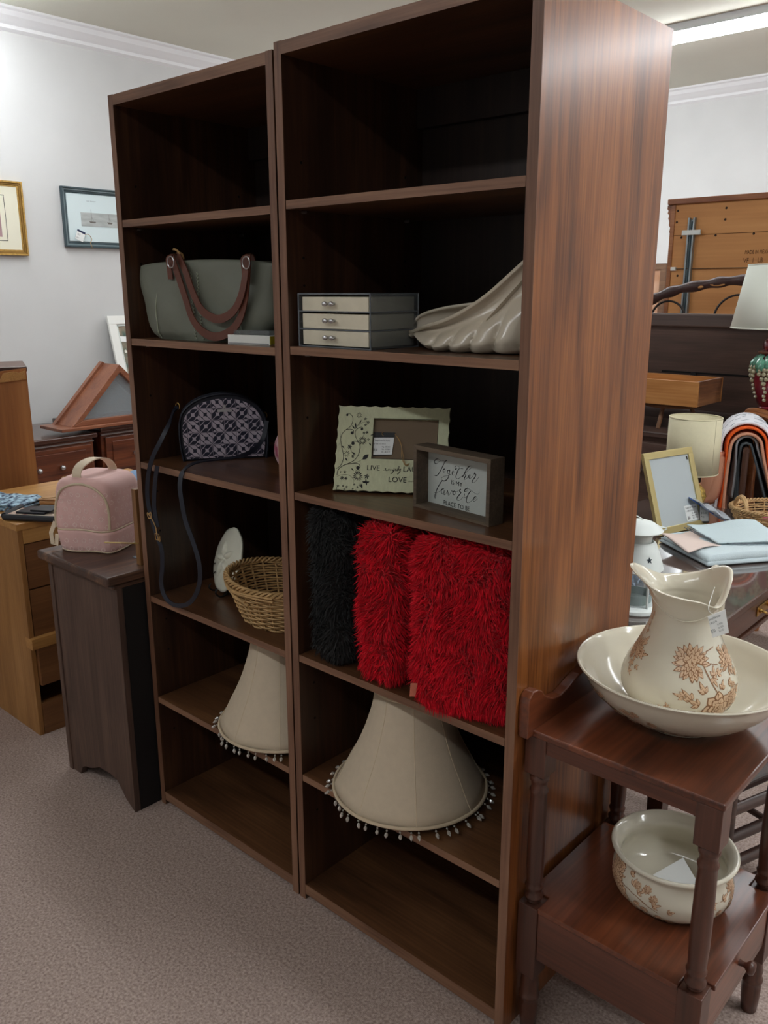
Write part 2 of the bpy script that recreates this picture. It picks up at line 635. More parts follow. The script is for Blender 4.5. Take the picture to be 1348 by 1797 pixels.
# things on the oak cabinet
def cloth_slab(name, label, cat, c, ex, hx, hy, h, mt, layers=3, wob=.006, seed=0, group=None, lay_shift=.006):
    r = np.random.default_rng(seed)
    ey = np.cross(V(0, 0, 1), ex)
    m = M()
    hh = h / layers
    for k in range(layers):
        ph = r.random(6) * 6.28
        sx, sy = (r.random(2) - .5) * 2 * lay_shift
        def fn(u, v, k=k, ph=ph, sx=sx, sy=sy):
            a = 2 * pi * v
            px, py = math.cos(a), math.sin(a)
            s_ = 1 / (abs(px) ** 7 + abs(py) ** 7) ** (1 / 7)
            prof = [(0.0, 0), (.94, 0), (1.0, .3), (1.0, .7), (.95, 1), (0.0, 1)]
            q = u * 5
            i = min(int(q), 4)
            f_ = q - i
            rr = prof[i][0] * (1 - f_) + prof[i + 1][0] * f_
            zz = prof[i][1] * (1 - f_) + prof[i + 1][1] * f_
            X = px * s_ * rr * hx + sx
            Y = py * s_ * rr * hy + sy
            wv = wob * (math.sin(X * 30 + ph[0]) * math.sin(Y * 26 + ph[1]) + .5 * math.sin(X * 61 + ph[2] + Y * 40))
            if k == 0 and zz == 0: wv = 0
            z = c[2] + hh * (k + zz) * .99 + (wv * zz if k == layers - 1 else 0)
            return V(c[0], c[1], z) + ex * X + ey * Y - V(0, 0, 0)
        m.grid(fn, 11, 56, cv=True)
    o = build(m, name, mt, smooth=True, angle=70, loc=tuple(c))
    return tag(o, label, cat, group)


m_bluepat = mat('blue patterned cotton', (176, 206, 222), .9, col2=(40, 52, 78), nscale=60, detail=1)
cloth_slab('folded_cloth', 'pale blue cloth with dark speckled pattern folded on the oak drawers', 'cloth', (-1.66, .03, .81), unit(V(.93, .36, 0)), .16, .075, .03, m_bluepat, seed=3)
m_tan = mat('tan leather', (178, 134, 88), .55, noise=.1, nscale=12, bump=.1, bscale=200)
t = thing('leather_wallet', 'tan leather wallet with flap lying behind the pink backpack on the oak drawers', 'wallet', (-1.475, .17, .81), .62)
for k in range(2):
    build(M().box(-.06, .06, -.045, .045, k * .016, k * .016 + .0155), 'body', m_tan, t, local=True, bevel=.005)
build(M().box(-.062, .062, -.047, .02, .032, .037), 'flap', m_tan, t, local=True, bevel=.002)
hk = build(hank([(-.06, -.02, .038), (-.03, -.05, .041), (.0, -.03, .041), (.03, -.035, .041)], .0018), 'cord', m_string, t, local=True)
m_blk = mat('black leather', (30, 32, 38), .4, bump=.1, bscale=150)
m_flor = mat('floral quilted fabric', (214, 204, 182), .9, col2=(120, 26, 50), nscale=26, detail=1)
t = thing('quilted_clutch', 'black edged floral quilted clutch lying open on the oak drawers', 'clutch bag', (-1.385, .03, .81), .55)
build(M().box(-.085, .10, -.05, .05, 0, .022), 'body', m_flor, t, local=True, bevel=.008, segs=3)
w = M()
w.tube([(-.088, -.052, .014), (-.088, .052, .02)], .013, 10)
w.tube([(-.088, -.054, .012), (.04, -.054, .012), (.105, -.052, .012)], .011, 10)
build(w, 'binding', m_blk, t, smooth=True, local=True)
build(M().box(-.05, .06, -.04, .045, .022, .030), 'flap', m_blk, t, local=True, bevel=.002)
build(M().box(.0, .08, -.03, .045, .030, .036), 'card_pocket', mat('black card', (24, 25, 28), .5), t, local=True, bevel=.001)
t = thing('price_tag', 'white price tag with loop of string lying on the oak drawers near its left corner', 'price tag', (-1.475, -.01, .8102), .35)
build(M().box(-.05, .03, -.022, .022, 0, .0012), 'card', m_paper, t, local=True)
build(hank([(-.045, 0, .002), (-.06, .03, .012), (-.03, .045, .02), (-.01, .03, .015), (.0, .05, .01)], .0013), 'string', m_string, t, local=True)

m_denim = mat('blue cotton', (112, 140, 172), .9, noise=.08, nscale=30, bump=.2, bscale=200)
m_pink = mat('magenta plastic', (196, 30, 84), .25, noise=.25, nscale=30, bump=.4, bscale=40)
# ridge shaped folded cloth
def heap(name, label, cat, c, rx, ry, h, mt, seed, rz=0.0, p=2.5, amp=.14, sharp=False, fx=3.0):
    r = np.random.default_rng(seed)
    ph = r.random(8) * 6.28
    m = M()
    def fn(u, v):
        a = 2 * pi * v
        rr = u
        sq = 1 / (abs(math.cos(a)) ** p + abs(math.sin(a)) ** p) ** (1 / p)
        X = rr * sq * math.cos(a)
        Y = rr * sq * math.sin(a)
        edge = 1 - rr ** 4
        f_ = 1 + amp * (math.sin(fx * X + ph[0] + 2 * Y) + .6 * math.sin(2 * fx * Y + ph[1] - X) + .35 * math.sin(3.3 * fx * X + ph[2]))
        z = h * edge * max(.15, f_) * .8
        rad = 1 + .06 * math.sin(3 * a + ph[3]) + .03 * math.sin(7 * a + ph[4])
        return V(X * rx * rad, Y * ry * rad, max(0, z))
    m.grid(fn, 16, 48, cv=True)
    w = 0
    o = build(m, name, mt, smooth=True, angle=60, local=True, solid=.003, offset=1)
    o.location = c
    o.rotation_euler = (0, 0, rz)
    return tag(o, label, cat)


cloth_slab('folded_cloth', 'plain blue cloth folded at the far end of the oak drawers behind the backpack', 'cloth', (-1.57, .52, .81), unit(V(.7, .7, 0)), .10, .07, .05, m_denim, seed=5, layers=2)
heap('plastic_packet', 'bright pink plastic packet beside the blue cloth, just left of the bookcase', 'packet', (-1.42, .42, .81), .07, .05, .03, m_pink, 4, amp=.3)

# backpack ----------------------------------------------------------
m_bp = mat('pink printed canvas', (222, 180, 174), .75, noise=.04, nscale=14, bump=.08, bscale=300, sheen=.2)
m_bpz = mat('cream zip tape', (206, 188, 160), .6)
m_bph = mat('cream webbing', (220, 202, 176), .7)
m_flw = mat('pale flower print', (238, 214, 206), .7)
BW, BD, BH = .205, .20, .238
t = thing('lunch_backpack', 'small pink lunch backpack with cream handle standing on the dark chest', 'backpack', (-.985, .055, .7865), math.radians(27.6))


def bp_surf(u, v, inset=0.0):
    a = 2 * pi * v
    z = u * BH
    cx, cy = math.cos(a), math.sin(a)
    p = 6
    s_ = 1 / (abs(cx) ** p + abs(cy) ** p) ** (1 / p)
    top = max(0, (u - .78) / .22)
    shr = math.sqrt(max(0, 1 - top ** 2.4 * .98)) if top > 0 else 1.0
    bul = 1 + .03 * math.sin(pi * min(1, u / .8))
    bot = 1 - .06 * max(0, 1 - u / .08) ** 2
    hx, hy = BW / 2 * bul * bot, BD / 2 * bul * bot
    x, y = cx * s_ * hx * (.55 + .45 * shr), cy * s_ * hy * (.72 + .28 * shr)
    seam = math.exp(-((u - .31) / .012) ** 2) * .004
    x *= 1 - seam / hx
    y *= 1 - seam / hy
    y += .006 * math.sin(9 * x / BW + u * 6)*(1-top)
    return V(x, y, z)


w = M()
w.grid(lambda u, v: bp_surf(u, v), 40, 80, cv=True)
top_row = [39 * 80 + j for j in range(80)]
w.f.append(tuple(top_row)); w.mi.append(0)
w.f.append(tuple(range(80))[::-1]); w.mi.append(0)
build(w, 'body', m_bp, t, smooth=True, angle=60, local=True)


def ring_at(u, r, name, mt, out=.001, v0=0.0, v1=1.0, n=60):
    pts = []
    for i in range(n + 1):
        v = v0 + (v1 - v0) * i / n
        p_ = bp_surf(u, v)
        d = unit(V(p_[0], p_[1], 0))
        pts.append(p_ + d * out)
    return build(M().tube(pts, r, 6), name, mt, t, smooth=True, local=True)


ring_at(.31, .0034, 'zip', m_bpz)
ring_at(.018, .0025, 'piping', m_bpz)
# big curved front zip round the front panel: up the left front edge, over the top, down the right
def face_arc(y_side, name):
    pts = []
    for i in range(25):
        a = pi * i / 24
        uu = .33 + .60 * math.sin(a) ** .55
        xx = -math.cos(a)
        v = math.atan2(-1, xx * .97) / (2 * pi)
        p_ = bp_surf(min(uu, .96), v % 1.0)
        pts.append(p_ + unit(V(p_[0], p_[1], .02)) * .0015)
    return build(M().tube(pts, .004, 6), name, m_bpz, t, smooth=True, local=True)
face_arc(-1, 'front_zip')
# handle
hp = catmull([(-.020, -.070, BH - .016), (-.020, -.074, BH + .012), (-.014, -.054, BH + .036), (.0, -.006, BH + .048), (.012, .040, BH + .038),
              (.018, .066, BH + .010), (.018, .064, BH - .016)], 6)
build(M().ribbon(hp, .032, [unit(V(p[0] * .3, p[1], max(.010, (p[2] - BH) * 1.1))) for p in hp], .004), 'handle', m_bph, t, smooth=True, local=True)
build(hank([(-.10, -.05, BH * .90), (-.08, -.06, BH * .975), (-.055, -.065, BH * .985), (-.03, -.068, BH * .97), (-.045, -.075, BH * .93)], .0022), 'zip_cord', m_string, t, local=True)
# tab pulls
w = M()
w.ribbon([(-.107, -.085, .09), (-.122, -.09, .055), (-.120, -.09, .02), (-.108, -.088, .015), (-.104, -.085, .05)], .014, (0, -1, .1), .003)
build(w, 'pull_tab', m_bph, t, local=True)
w = M()
w.ribbon([(.108, .08, .1), (.116, .085, .07), (.113, .085, .03), (.11, .084, .015)], .012, (1, 0, 0), .003)
build(w, 'pull_tab', m_bph, t, local=True)
build(hank([(.100, .06, .105), (.106, .075, .085), (.108, .09, .11), (.104, .1, .09)], .003), 'zip_pull', m_brass, t, local=True)
# printed flowers
w = M()
for iu in range(8):
    for iv in range(26):
        u = .06 + iu * .105
        v = (iv + .5 * (iu % 2)) / 26
        if abs(u - .31) < .04 or u > .8: continue
        c = bp_surf(u, v % 1)
        tx = unit(bp_surf(u, (v + .004) % 1) - bp_surf(u, (v - .004) % 1))
        tz = V(0, 0, 1)
        nn = unit(np.cross(tx, tz))
        for k in range(8):
            a = k * pi / 4
            q = c + nn * .0012 + tx * math.cos(a) * .0062 + tz * math.sin(a) * .0062
            w.add([q + tx * .0018 * math.cos(b) + tz * .0018 * math.sin(b) for b in (0, pi / 3, 2 * pi / 3, pi, 4 * pi / 3, 5 * pi / 3)], [tuple(range(6))])
build(w, 'flower_print', m_flw, t, local=True)

# skewer and leaning board
t = build(M().tube([tuple(unproj('y', -.075, 183, 952)), tuple(unproj('y', -.045, 212, 952.5)), tuple(unproj('y', .0135, 243, 954))], .0022, 6), 'wooden_skewer', mat('bamboo', (206, 176, 110), .6), loc=tuple(unproj('y', -.045, 212, 952.5)))
tag(t, 'thin gold coloured stick poking out between backpack and bookcase', 'stick')
w = M()
w.box(-.712, -.690, .012, .20, .7865, 1.022)
t = build(w, 'wooden_board', wood('warm board', (88, 58, 32), (122, 82, 46), (146, 104, 62), 'Z', .5), loc=(-.7, .1, .7865), bevel=.001)
tag(t, 'narrow wooden board standing upright on the dark chest against the bookcase', 'board')
t = build(M().box(-.78, -.715, .04, .12, .7863, .7893), 'grey_card', mat('grey card', (96, 104, 112), .7), loc=(-.75, .08, .7863))
tag(t, 'small grey blue card lying flat on the dark chest beside the upright board', 'card')

# furniture back board behind the oak cabinet
bb = wood('orange ply back', (126, 76, 34), (150, 94, 46), (168, 112, 60), 'Z', .55, scale=.7)
t = thing('cabinet_back_panel', 'tall orange brown furniture piece seen from its plain wooden back, left edge', 'furniture', (-2.18, -.08, 0), math.radians(67))
L_ = .46
prof = [(-L_, 0), (L_, 0), (L_, 1.28), (L_ - .10, 1.27), (L_ - .115, 1.235), (L_ - .14, 1.222), (-L_, 1.222)]
build(M().prism(prof, 'y', -.006, .006), 'back_board', bb, t, local=True)
build(M().box(-L_, L_, .006, .34, 0, .02).box(L_ - .02, L_, .006, .34, .02, 1.26).box(-L_, -L_ + .02, .006, .34, .02, 1.26), 'carcass', bb, t, local=True, bevel=.002)
build(M().box(-L_, L_ + .004, .002, .34, 1.265, 1.285), 'top', wood('dark brown trim', (54, 32, 22), (78, 48, 34), (96, 62, 44), 'X', .4), t, local=True, bevel=.003)
build(M().prism([(L_ - .11, 1.225), (L_ - .005, 1.235), (L_ - .005, 1.27), (L_ - .03, 1.262), (L_ - .05, 1.268), (L_ - .09, 1.262)], 'y', -.016, -.006), 'torn_ply_patch', oakX, t, local=True)

# dressers against the left wall
drz = wood('reddish dresser wood', (60, 28, 16), (96, 48, 27), (126, 68, 38), 'Y', .35, coat=.3)
drd = wood('dresser dark top', (44, 24, 18), (66, 38, 28), (84, 52, 40), 'Y', .25, coat=.6)
def dresser(ya, yb, zt, label, knobs, xf=-3.0, chrome=True):
    t = thing('dresser', label, 'dresser', (xf - .27, (ya + yb) / 2, 0))
    build(M().box(-3.555, xf - .02, ya + .01, yb - .01, .05, zt - .03), 'body', drz, t, bevel=.004)
    build(M().box(-3.56, xf + .015, ya - .005, yb + .005, zt - .03, zt), 'top', drd, t, bevel=.008, segs=3)
    build(M().box(-3.5, xf - .05, ya + .03, yb - .03, 0, .05), 'plinth', drd, t)
    build(M().box(xf - .02, xf - .008, ya + .01, yb - .01, zt - .052, zt - .044), 'inlay_strip', m_steel, t)
    n = 3
    hz = (zt - .11) / n
    for i in range(n):
        za = .055 + i * hz
        d = build(M().box(xf - .022, xf, ya + .03, yb - .03, za + .008, za + hz - .008), 'drawer', drz, t, bevel=.004)
        build(M().box(xf, xf + .006, ya + .07, yb - .07, za + .035, za + hz - .035), 'raised_panel', drz, d, bevel=.005)
        for ky in knobs:
            k = M()
            k.tube([(xf + .004, ky, za + hz / 2), (xf + .02, ky, za + hz / 2)], .006, 10)
            k.ball((xf + .028, ky, za + hz / 2), .015, 14)
            build(k, 'knob', m_steel, d, smooth=True)
    return t
dresser(.42, 1.185, .80, 'reddish brown dresser with round silver knobs behind the pink backpack', (.82, .955))
dresser(1.215, 2.25, .825, 'reddish brown dresser under the triangular flag case, partly behind the bookcase', (1.42, 1.95))

# flag case
fw_ = wood('flag case wood', (104, 58, 38), (134, 80, 54), (154, 98, 68), 'Y', .4, coat=.2)
t = thing('flag_display_case', 'triangular wooden flag display case with glass front standing on the dresser', 'display case', (-3.08, 1.36, .8255))
zb_ = .8255
build(M().box(-3.22, -2.965, .965, 1.79, zb_, zb_ + .018), 'base', fw_, t, bevel=.003)
apx, apz, yl, yr = 1.373, 1.175, 1.045, 1.70
def tri(inset):
    k = inset
    return [(yl + k * 2.3, zb_ + .018 + k), (yr - k * 2.3, zb_ + .018 + k), (apx, apz - k * 1.45)]
outer, inner = tri(0), tri(.032)
w = M()
for i in range(3):
    a, b = outer[i], outer[(i + 1) % 3]
    c, d = inner[(i + 1) % 3], inner[i]
    w.prism([a, b, c, d], 'x', -3.17, -3.0)
build(w, 'frame', fw_, t, bevel=.003)
w = M().prism(tri(.03), 'x', -3.03, -3.026)
build(w, 'glass_pane', mat('case glass', (190, 200, 205), .08, alpha=.35, spec=.7), t)
build(M().prism(tri(.03), 'x', -3.165, -3.16), 'lining', mat('case lining', (96, 88, 84), .9), t)
build(M().prism([(apx, apz), (apx - .012, apz + .008), (yl - .018, zb_ + .018), (yl, zb_ + .018)], 'x', -3.20, -3.165), 'back_rim', fw_, t)


def picture_frame(name, label, ya, yb, za, zb_, fwid, m_fr, x=-3.575, dep=.022, steps=2, mat2=None, tilt=0.0):
    """wall picture on the left wall: frame bars mitred, mat board, print as parts; returns thing"""
    t = thing(name, label, 'picture', (x, (ya + yb) / 2, (za + zb_) / 2))
    for s_ in range(steps):
        k0, k1 = fwid * s_ / steps, fwid * (s_ + 1) / steps
        O = [(ya + k0, za + k0), (yb - k0, za + k0), (yb - k0, zb_ - k0), (ya + k0, zb_ - k0)]
        I = [(ya + k1, za + k1), (yb - k1, za + k1), (yb - k1, zb_ - k1), (ya + k1, zb_ - k1)]
        w = M()
        for i in range(4):
            w.prism([O[i], O[(i + 1) % 4], I[(i + 1) % 4], I[i]], 'x', x, x + dep * (1 - .28 * s_))
        build(w, 'frame' if s_ == 0 else 'inner_frame', m_fr if s_ % 2 == 0 or mat2 is None else mat2, t, bevel=.002)
    return t


PX = lambda x: (lambda a, b, l: V(x + l, a, b))
# gold frame at the far left edge
m_gold = mat('gold leaf frame', (190, 152, 84), .4, metal=.6, noise=.2, nscale=60, bump=.2, bscale=100)
t = picture_frame('framed_picture', 'gold framed picture with pink centre hanging at the left edge of the wall', .72, 1.172, 1.789, 2.198, .032, m_gold, steps=3, mat2=mat('gold dark', (150, 116, 60), .5, metal=.5))
build(M().box(-3.573, -3.567, .752, 1.14, 1.82, 2.168), 'mat_board', mat('cream mat', (228, 224, 204), .9), t)
w = M()
for a, b, c, d in ((.79, 1.062, 1.868, 1.871), (.79, 1.062, 2.117, 2.12), (1.059, 1.062, 1.868, 2.12)):
    w.box(-3.567, -3.5664, a, b, c, d)
build(w, 'ruled_border', m_ink, t)
build(M().box(-3.567, -3.5655, .80, 1.03, 1.89, 2.098), 'print', mat('pink print', (172, 140, 142), .9, noise=.12, nscale=12), t)
# dark green frame
m_dg = mat('dark green frame', (54, 70, 76), .35, noise=.08, nscale=30)
t = picture_frame('framed_picture', 'dark green framed print of small sailing boats with a price tag hung on it', 1.409, 1.99, 1.848, 2.197, .04, m_dg, steps=4, mat2=mat('dark green frame lines', (112, 128, 132), .35))
build(M().box(-3.573, -3.567, 1.445, 1.955, 1.885, 2.16), 'mat_board', mat('pale blue mat', (214, 228, 230), .7), t)
build(M().box(-3.567, -3.5655, 1.53, 1.87, 1.975, 2.055), 'print', mat('grey seascape', (176, 180, 178), .9, noise=.12, nscale=14, stretch=(1, 1, 4)), t)
w = M()
pl = PX(-3.5655)
for bx, s_ in ((1.60, 1.0), (1.72, .8)):
    poly(w, [(bx - .018 * s_, 2.005), (bx + .03 * s_, 2.003), (bx + .022 * s_, 1.994), (bx - .010 * s_, 1.994)], pl, 0, .0006)
    stroke(w, [(bx, 2.0), (bx, 2.075 if s_ == 1 else 2.05)], .0016, pl, 0, 1, .0006)
    stroke(w, [(bx, 2.03), (bx + .014, 2.008)], .0014, pl, 0, 1, .0006)
build(w, 'boat_drawing', mat('sepia ink', (110, 104, 98), .8), t)
tx = text_mesh([('Safe Harbor', .013, (-3.5662, 1.575, 2.118), 1.0), ('sailing', .011, (-3.5662, 1.79, 1.925), 1.0)], V(0, 1, 0), V(0, 0, 1), lift=V(1, 0, 0))
build(tx, 'caption', mat('grey pencil', (150, 160, 165), .8), t)
tg = thing('price_tag', 'small price tag with navy top hanging on the dark green framed print', 'price tag', (-3.55, 1.515, 1.91))
e1, e2 = unit(V(0, .92, -.38)), unit(V(0, .38, .92))
c = V(-3.552, 1.506, 1.915)
build(M().obox(c, e1, e2, V(1, 0, 0), .027, .028, .0008), 'card', m_paper, tg)
build(M().obox(c + e2 * .026, e1, e2, V(1, 0, 0), .027, .006, .0012), 'header', mat('navy', (28, 38, 74), .6), tg)
tx = text_mesh([('$12', .014, c + e2 * -.0 + e1 * -.02 + V(.0015, 0, 0), .9), ('print', .009, c + e2 * -.018 + e1 * -.02 + V(.0015, 0, 0), .9)], e1, e2)
build(tx, 'printed_text', m_ink, tg)
build(hank([c + e1 * .026 + e2 * .02, (-3.548, 1.56, 1.925), (-3.55, 1.58, 1.90), (-3.545, 1.568, 1.875), (-3.535, 1.57, 1.853), (-3.55, 1.575, 1.845)], .0018), 'string', m_string, tg)
# white frame leaning on the second dresser
t = thing('framed_picture', 'white framed colourful village picture leaning on the wall behind the flag case', 'picture', (-3.42, 1.9, .8255))
ex, ez = V(0, 1, 0), unit(V(-.16, 0, .62))
nn = unit(np.cross(ex, ez))
O0 = V(-3.395, 1.63, .8255 + .004)
Wd, Hd, fr = .52, .62, .055
w = M()
for (a, b, c_, d) in ((0, Wd, 0, fr), (0, Wd, Hd - fr, Hd), (0, fr, fr, Hd - fr), (Wd - fr, Wd, fr, Hd - fr)):
    w.slab([(a, c_), (b, c_), (b, d), (a, d)], O0, ex, ez, nn, 0, .02)
build(w, 'frame', m_white, t, bevel=.003)
w = M()
for (a, b, c_, d) in ((fr - .004, Wd - fr, fr - .004, fr + .012), (fr - .004, Wd - fr, Hd - fr - .012, Hd - fr + .004), (fr - .004, fr + .012, fr, Hd - fr), (Wd - fr - .012, Wd - fr, fr, Hd - fr)):
    w.slab([(a, c_), (b, c_), (b, d), (a, d)], O0, ex, ez, nn, .004, .012)
build(w, 'inner_frame', mat('grey white slip', (206, 212, 206), .6), t)
build(M().slab([(fr, fr), (Wd - fr, fr), (Wd - fr, Hd - fr), (fr, Hd - fr)], O0, ex, ez, nn, .001, .005), 'print', mat('foliage print', (70, 92, 82), .6, col2=(150, 134, 112), nscale=22), t)
w = M()
rr = np.random.default_rng(5)
cols = [(196, 178, 150), (150, 106, 84), (108, 130, 96), (222, 220, 206), (60, 130, 168), (120, 60, 60), (84, 104, 92)]
vm = [mat('village %d' % i, c_, .7) for i, c_ in enumerate(cols)]
for k in range(90):
    a, b = fr + .02 + rr.random() * (Wd - 2 * fr - .06), fr + .02 + rr.random() * .33
    ww, hh = .012 + rr.random() * .022, .008 + rr.random() * .02
    mi = int(rr.integers(0, 7)) if b > .12 else int(rr.integers(3, 5))
    w.slab([(a, b), (a + ww, b), (a + ww, b + hh), (a + ww / 2, b + hh * 1.5), (a, b + hh)], O0, ex, ez, nn, .005, .0053 + k * 1e-5, mi)
build(w, 'painted_scene', vm, t)
build(M().slab([(fr + .01, Hd - .13), (fr + .07, Hd - .135), (fr + .07, Hd - .17), (fr + .01, Hd - .165)], O0, ex, ez, nn, .006, .008), 'price_sticker', m_paper, t)

# ================================================================== things on the left bookcase
# ---- tote bag
m_tote = mat('grey green leather', (108, 111, 98), .55, noise=.06, nscale=9, bump=.12, bscale=90)
m_totel = mat('grey green stitching', (156, 162, 142), .7)
m_strap = mat('brown leather strap', (94, 52, 38), .5, noise=.1, nscale=30)
tz = ZL[1]
tc_ = V(-.378, .108)
tr = math.radians(5)
t = thing('tote_bag', 'grey-green leather tote bag with brown straps on the second shelf', 'bag', (tc_[0], tc_[1], tz), tr)
TR = V(math.cos(tr), math.sin(tr), 0)
TF = V(-math.sin(tr), math.cos(tr), 0)


def tote(u, v):
    a = 2 * pi * v
    c, s = math.cos(a), math.sin(a)
    ha = .245 * (1 - .26 * max(0, 1 - u / .45) ** 2.2) + .012 * u
    hb = .068 * (1 - u) ** .9 + .060 * (u ** .8)
    if u < .06: hb *= .93
    p = 4.6
    q = 1 / (abs(c) ** p + abs(s) ** p) ** (1 / p)
    X, Y = c * q * ha, s * q * hb
    top = .197 + .006 * math.cos(pi * X / .5) - .007 * (abs(X) / .25) ** 6
    z = u * top
    Y += .006 * math.sin(X * 22 + 1.2) * math.sin(u * 5) + .004 * math.sin(X * 41 + u * 9) * (1 - u)
    Y += .004 * math.exp(-((abs(X) - .155) / .006) ** 2) * (1 if s < 0 else -1)
    X += .004 * math.sin(u * 8 + s * 2)
    return V(X, Y, z)


w = M()
w.grid(lambda u, v: tote(u, v), 26, 120, cv=True)
w.f.append(tuple(range(120))[::-1]); w.mi.append(0)
build(w, 'body', m_tote, t, smooth=True, angle=70, local=True, solid=.003)


def tote_front(X, z, out=.002):
    """local point on the front face of the tote at X, z"""
    u = min(1, max(0, z / .197))
    best = None
    for k in range(60):
        v = .5 + .5 * k / 59
        p = tote(u, v)
        if best is None or abs(p[0] - X) < abs(best[0] - X): best = p
    return V(X, best[1] - out, z)


for X in (-.158, .158):
    build(M().tube([tote_front(X + .012 * (z / .2 - .5) * (1 if X < 0 else -1), z, .0022) for z in np.linspace(.004, .19, 14)], .0018, 6), 'piping', m_totel, t, local=True)
w = M()
for k, X in enumerate((-.012, .012)):
    zs = np.linspace(.006, .172, 40)
    w.tube([tote_front(X + .0025 * (-1) ** i, z, .0030) for i, z in enumerate(zs)], .0016, 5)
build(w, 'woven_stitching', m_totel, t, local=True)


def rel(ax, c, u, v):
    p = unproj(ax, c, u, v)
    return p


def strap(pix, yfn, w_, name, mt, par, nrm=(0, -1, .05), thick=.003):
    pts = [unproj('y', y_, a, b) for (a, b), y_ in zip(pix, yfn)]
    pts = catmull(pts, 5)
    return build(M().ribbon(pts, w_, nrm, thick), name, mt, par, smooth=True, angle=50)


strap([(302, 452), (313, 485), (326, 525), (338, 560), (356, 582), (378, 591), (402, 583), (420, 562), (430, 525), (434, 480), (435, 448)],
      [.024, .022, .021, .021, .023, .025, .027, .031, .037, .043, .048], .021, 'strap', m_strap, t)
strap([(311, 446), (325, 475), (338, 512), (355, 545), (382, 560), (408, 548), (423, 520), (431, 480), (433, 455)],
      [.05, .022, .021, .021, .023, .027, .031, .039, .055], .021, 'strap', m_strap, t)
for (a, b) in ((301, 460), (433, 461)):
    c = unproj('y', .016 if a < 400 else .038, a, b)
    pts = [c + V(.014 * math.cos(q), -.002, .014 * math.sin(q)) for q in np.linspace(0, 2 * pi, 17)[:-1]]
    build(M().tube(pts, .0018, 6, closed=True), 'metal_ring', m_steel, t, smooth=True)
    c2 = unproj('y', .034 if a < 400 else .056, a, b - 5)
    build(M().ribbon(catmull([c2 + V(0, -.006, -.05), c2 + V(0, -.008, -.02), c2 + V(0, -.008, .004), c2 + V(0, .012, .012), c2 + V(0, .02, -.01)], 4), .02, (0, -1, .2), .003), 'strap_tab', m_strap, t)
c = unproj('y', .05, 313, 446)
build(hank([c + V(-.02, 0, .012), c + V(-.005, -.006, .012), c + V(.012, -.006, .004), c + V(.02, 0, -.014), c + V(.008, .006, .0), c + V(-.01, .004, .004)], .0028), 'tan_cord', m_string, t)

# ---- white box + clear case
e_ = unit(V(.133, .025, 0))
f_ = V(-e_[1], e_[0], 0)
t = thing('white_box', 'flat white box with yellow end on the shelf before the tote bag', 'box', (-.165, .048, tz))
build(M().obox(V(-.165, .048, tz + .0115), e_, f_, V(0, 0, 1), .066, .016, .0115), 'carton', m_white, t, bevel=.001)
build(M().obox(V(-.165, .048, tz + .0115) + e_ * .0665, e_, f_, V(0, 0, 1), .0008, .015, .0095), 'end_label', mat('yellow label', (196, 176, 40), .6), t)
build(M().obox(V(-.165, .048, tz + .0032) + f_ * -.0165, e_, f_, V(0, 0, 1), .063, .0005, .0012), 'lid_line', mat('grey line', (150, 150, 150), .6), t)
m_clear = mat('clear plastic', (235, 240, 242), .06, trans=.9, ior=1.35)
t = build(M().obox(V(-.157, .050, tz + .0288), e_, f_, V(0, 0, 1), .056, .015, .0055), 'clear_case', m_clear, loc=(-.157, .050, tz + .0234), bevel=.0015)
tag(t, 'flat clear plastic case lying on top of the small white box', 'case')

# ---- patterned crossbody purse
m_navy = mat('navy leather', (27, 30, 42), .5, bump=.05, bscale=200)
m_navyf = mat('navy coated canvas', (36, 37, 56), .55)
m_lav = mat('lavender print', (190, 178, 190), .6)
pb = V(-.545, .085, ZL[2])
pe = unit(V(.135, .20, 0))
pn = V(pe[1], -pe[0], 0)          # towards the viewer
lenp = .245
t = thing('crossbody_purse', 'navy and lavender flower print dome purse with long hanging strap, third shelf', 'purse',
          tuple(pb + pe * lenp / 2 - pn * .035), math.atan2(pe[1], pe[0]))
outl = catmull([(0.004, 0.0), (-.003, .05), (-.002, .11), (.014, .148), (.055, .176), (.115, .189), (.17, .183), (.212, .160), (.240, .115), (.246, .05), (.240, 0.0)], 5)
outl = [(p[0], p[1]) for p in outl]
w = M().slab(outl, pb, pe, V(0, 0, 1), -pn, .0, .07)
build(w, 'body', m_navy, t, bevel=.004, segs=3)
ins = []
cx_, cy_ = .12, .085
for (a, b) in outl:
    ins.append((cx_ + (a - cx_) * .93, max(.003, cy_ + (b - cy_) * .90 - .002)))
build(M().slab(ins, pb, pe, V(0, 0, 1), pn, -.001, .0015), 'front_panel', m_navyf, t)


def clip(poly_, conv):
    # Sutherland-Hodgman against a convex polygon
    A = sum(conv[i - 1][0] * conv[i][1] - conv[i][0] * conv[i - 1][1] for i in range(len(conv)))
    cp = conv if A > 0 else conv[::-1]
    out = poly_
    for i in range(len(cp)):
        a, b = cp[i - 1], cp[i]
        inn = []
        for j in range(len(out)):
            p, q = out[j - 1], out[j]
            sp = (b[0] - a[0]) * (p[1] - a[1]) - (b[1] - a[1]) * (p[0] - a[0])
            sq = (b[0] - a[0]) * (q[1] - a[1]) - (b[1] - a[1]) * (q[0] - a[0])
            if (sp >= 0) != (sq >= 0):
                k = sp / (sp - sq)
                inn.append((p[0] + (q[0] - p[0]) * k, p[1] + (q[1] - p[1]) * k))
            if sq >= 0: inn.append(q)
        out = inn
        if not out: return []
    return out


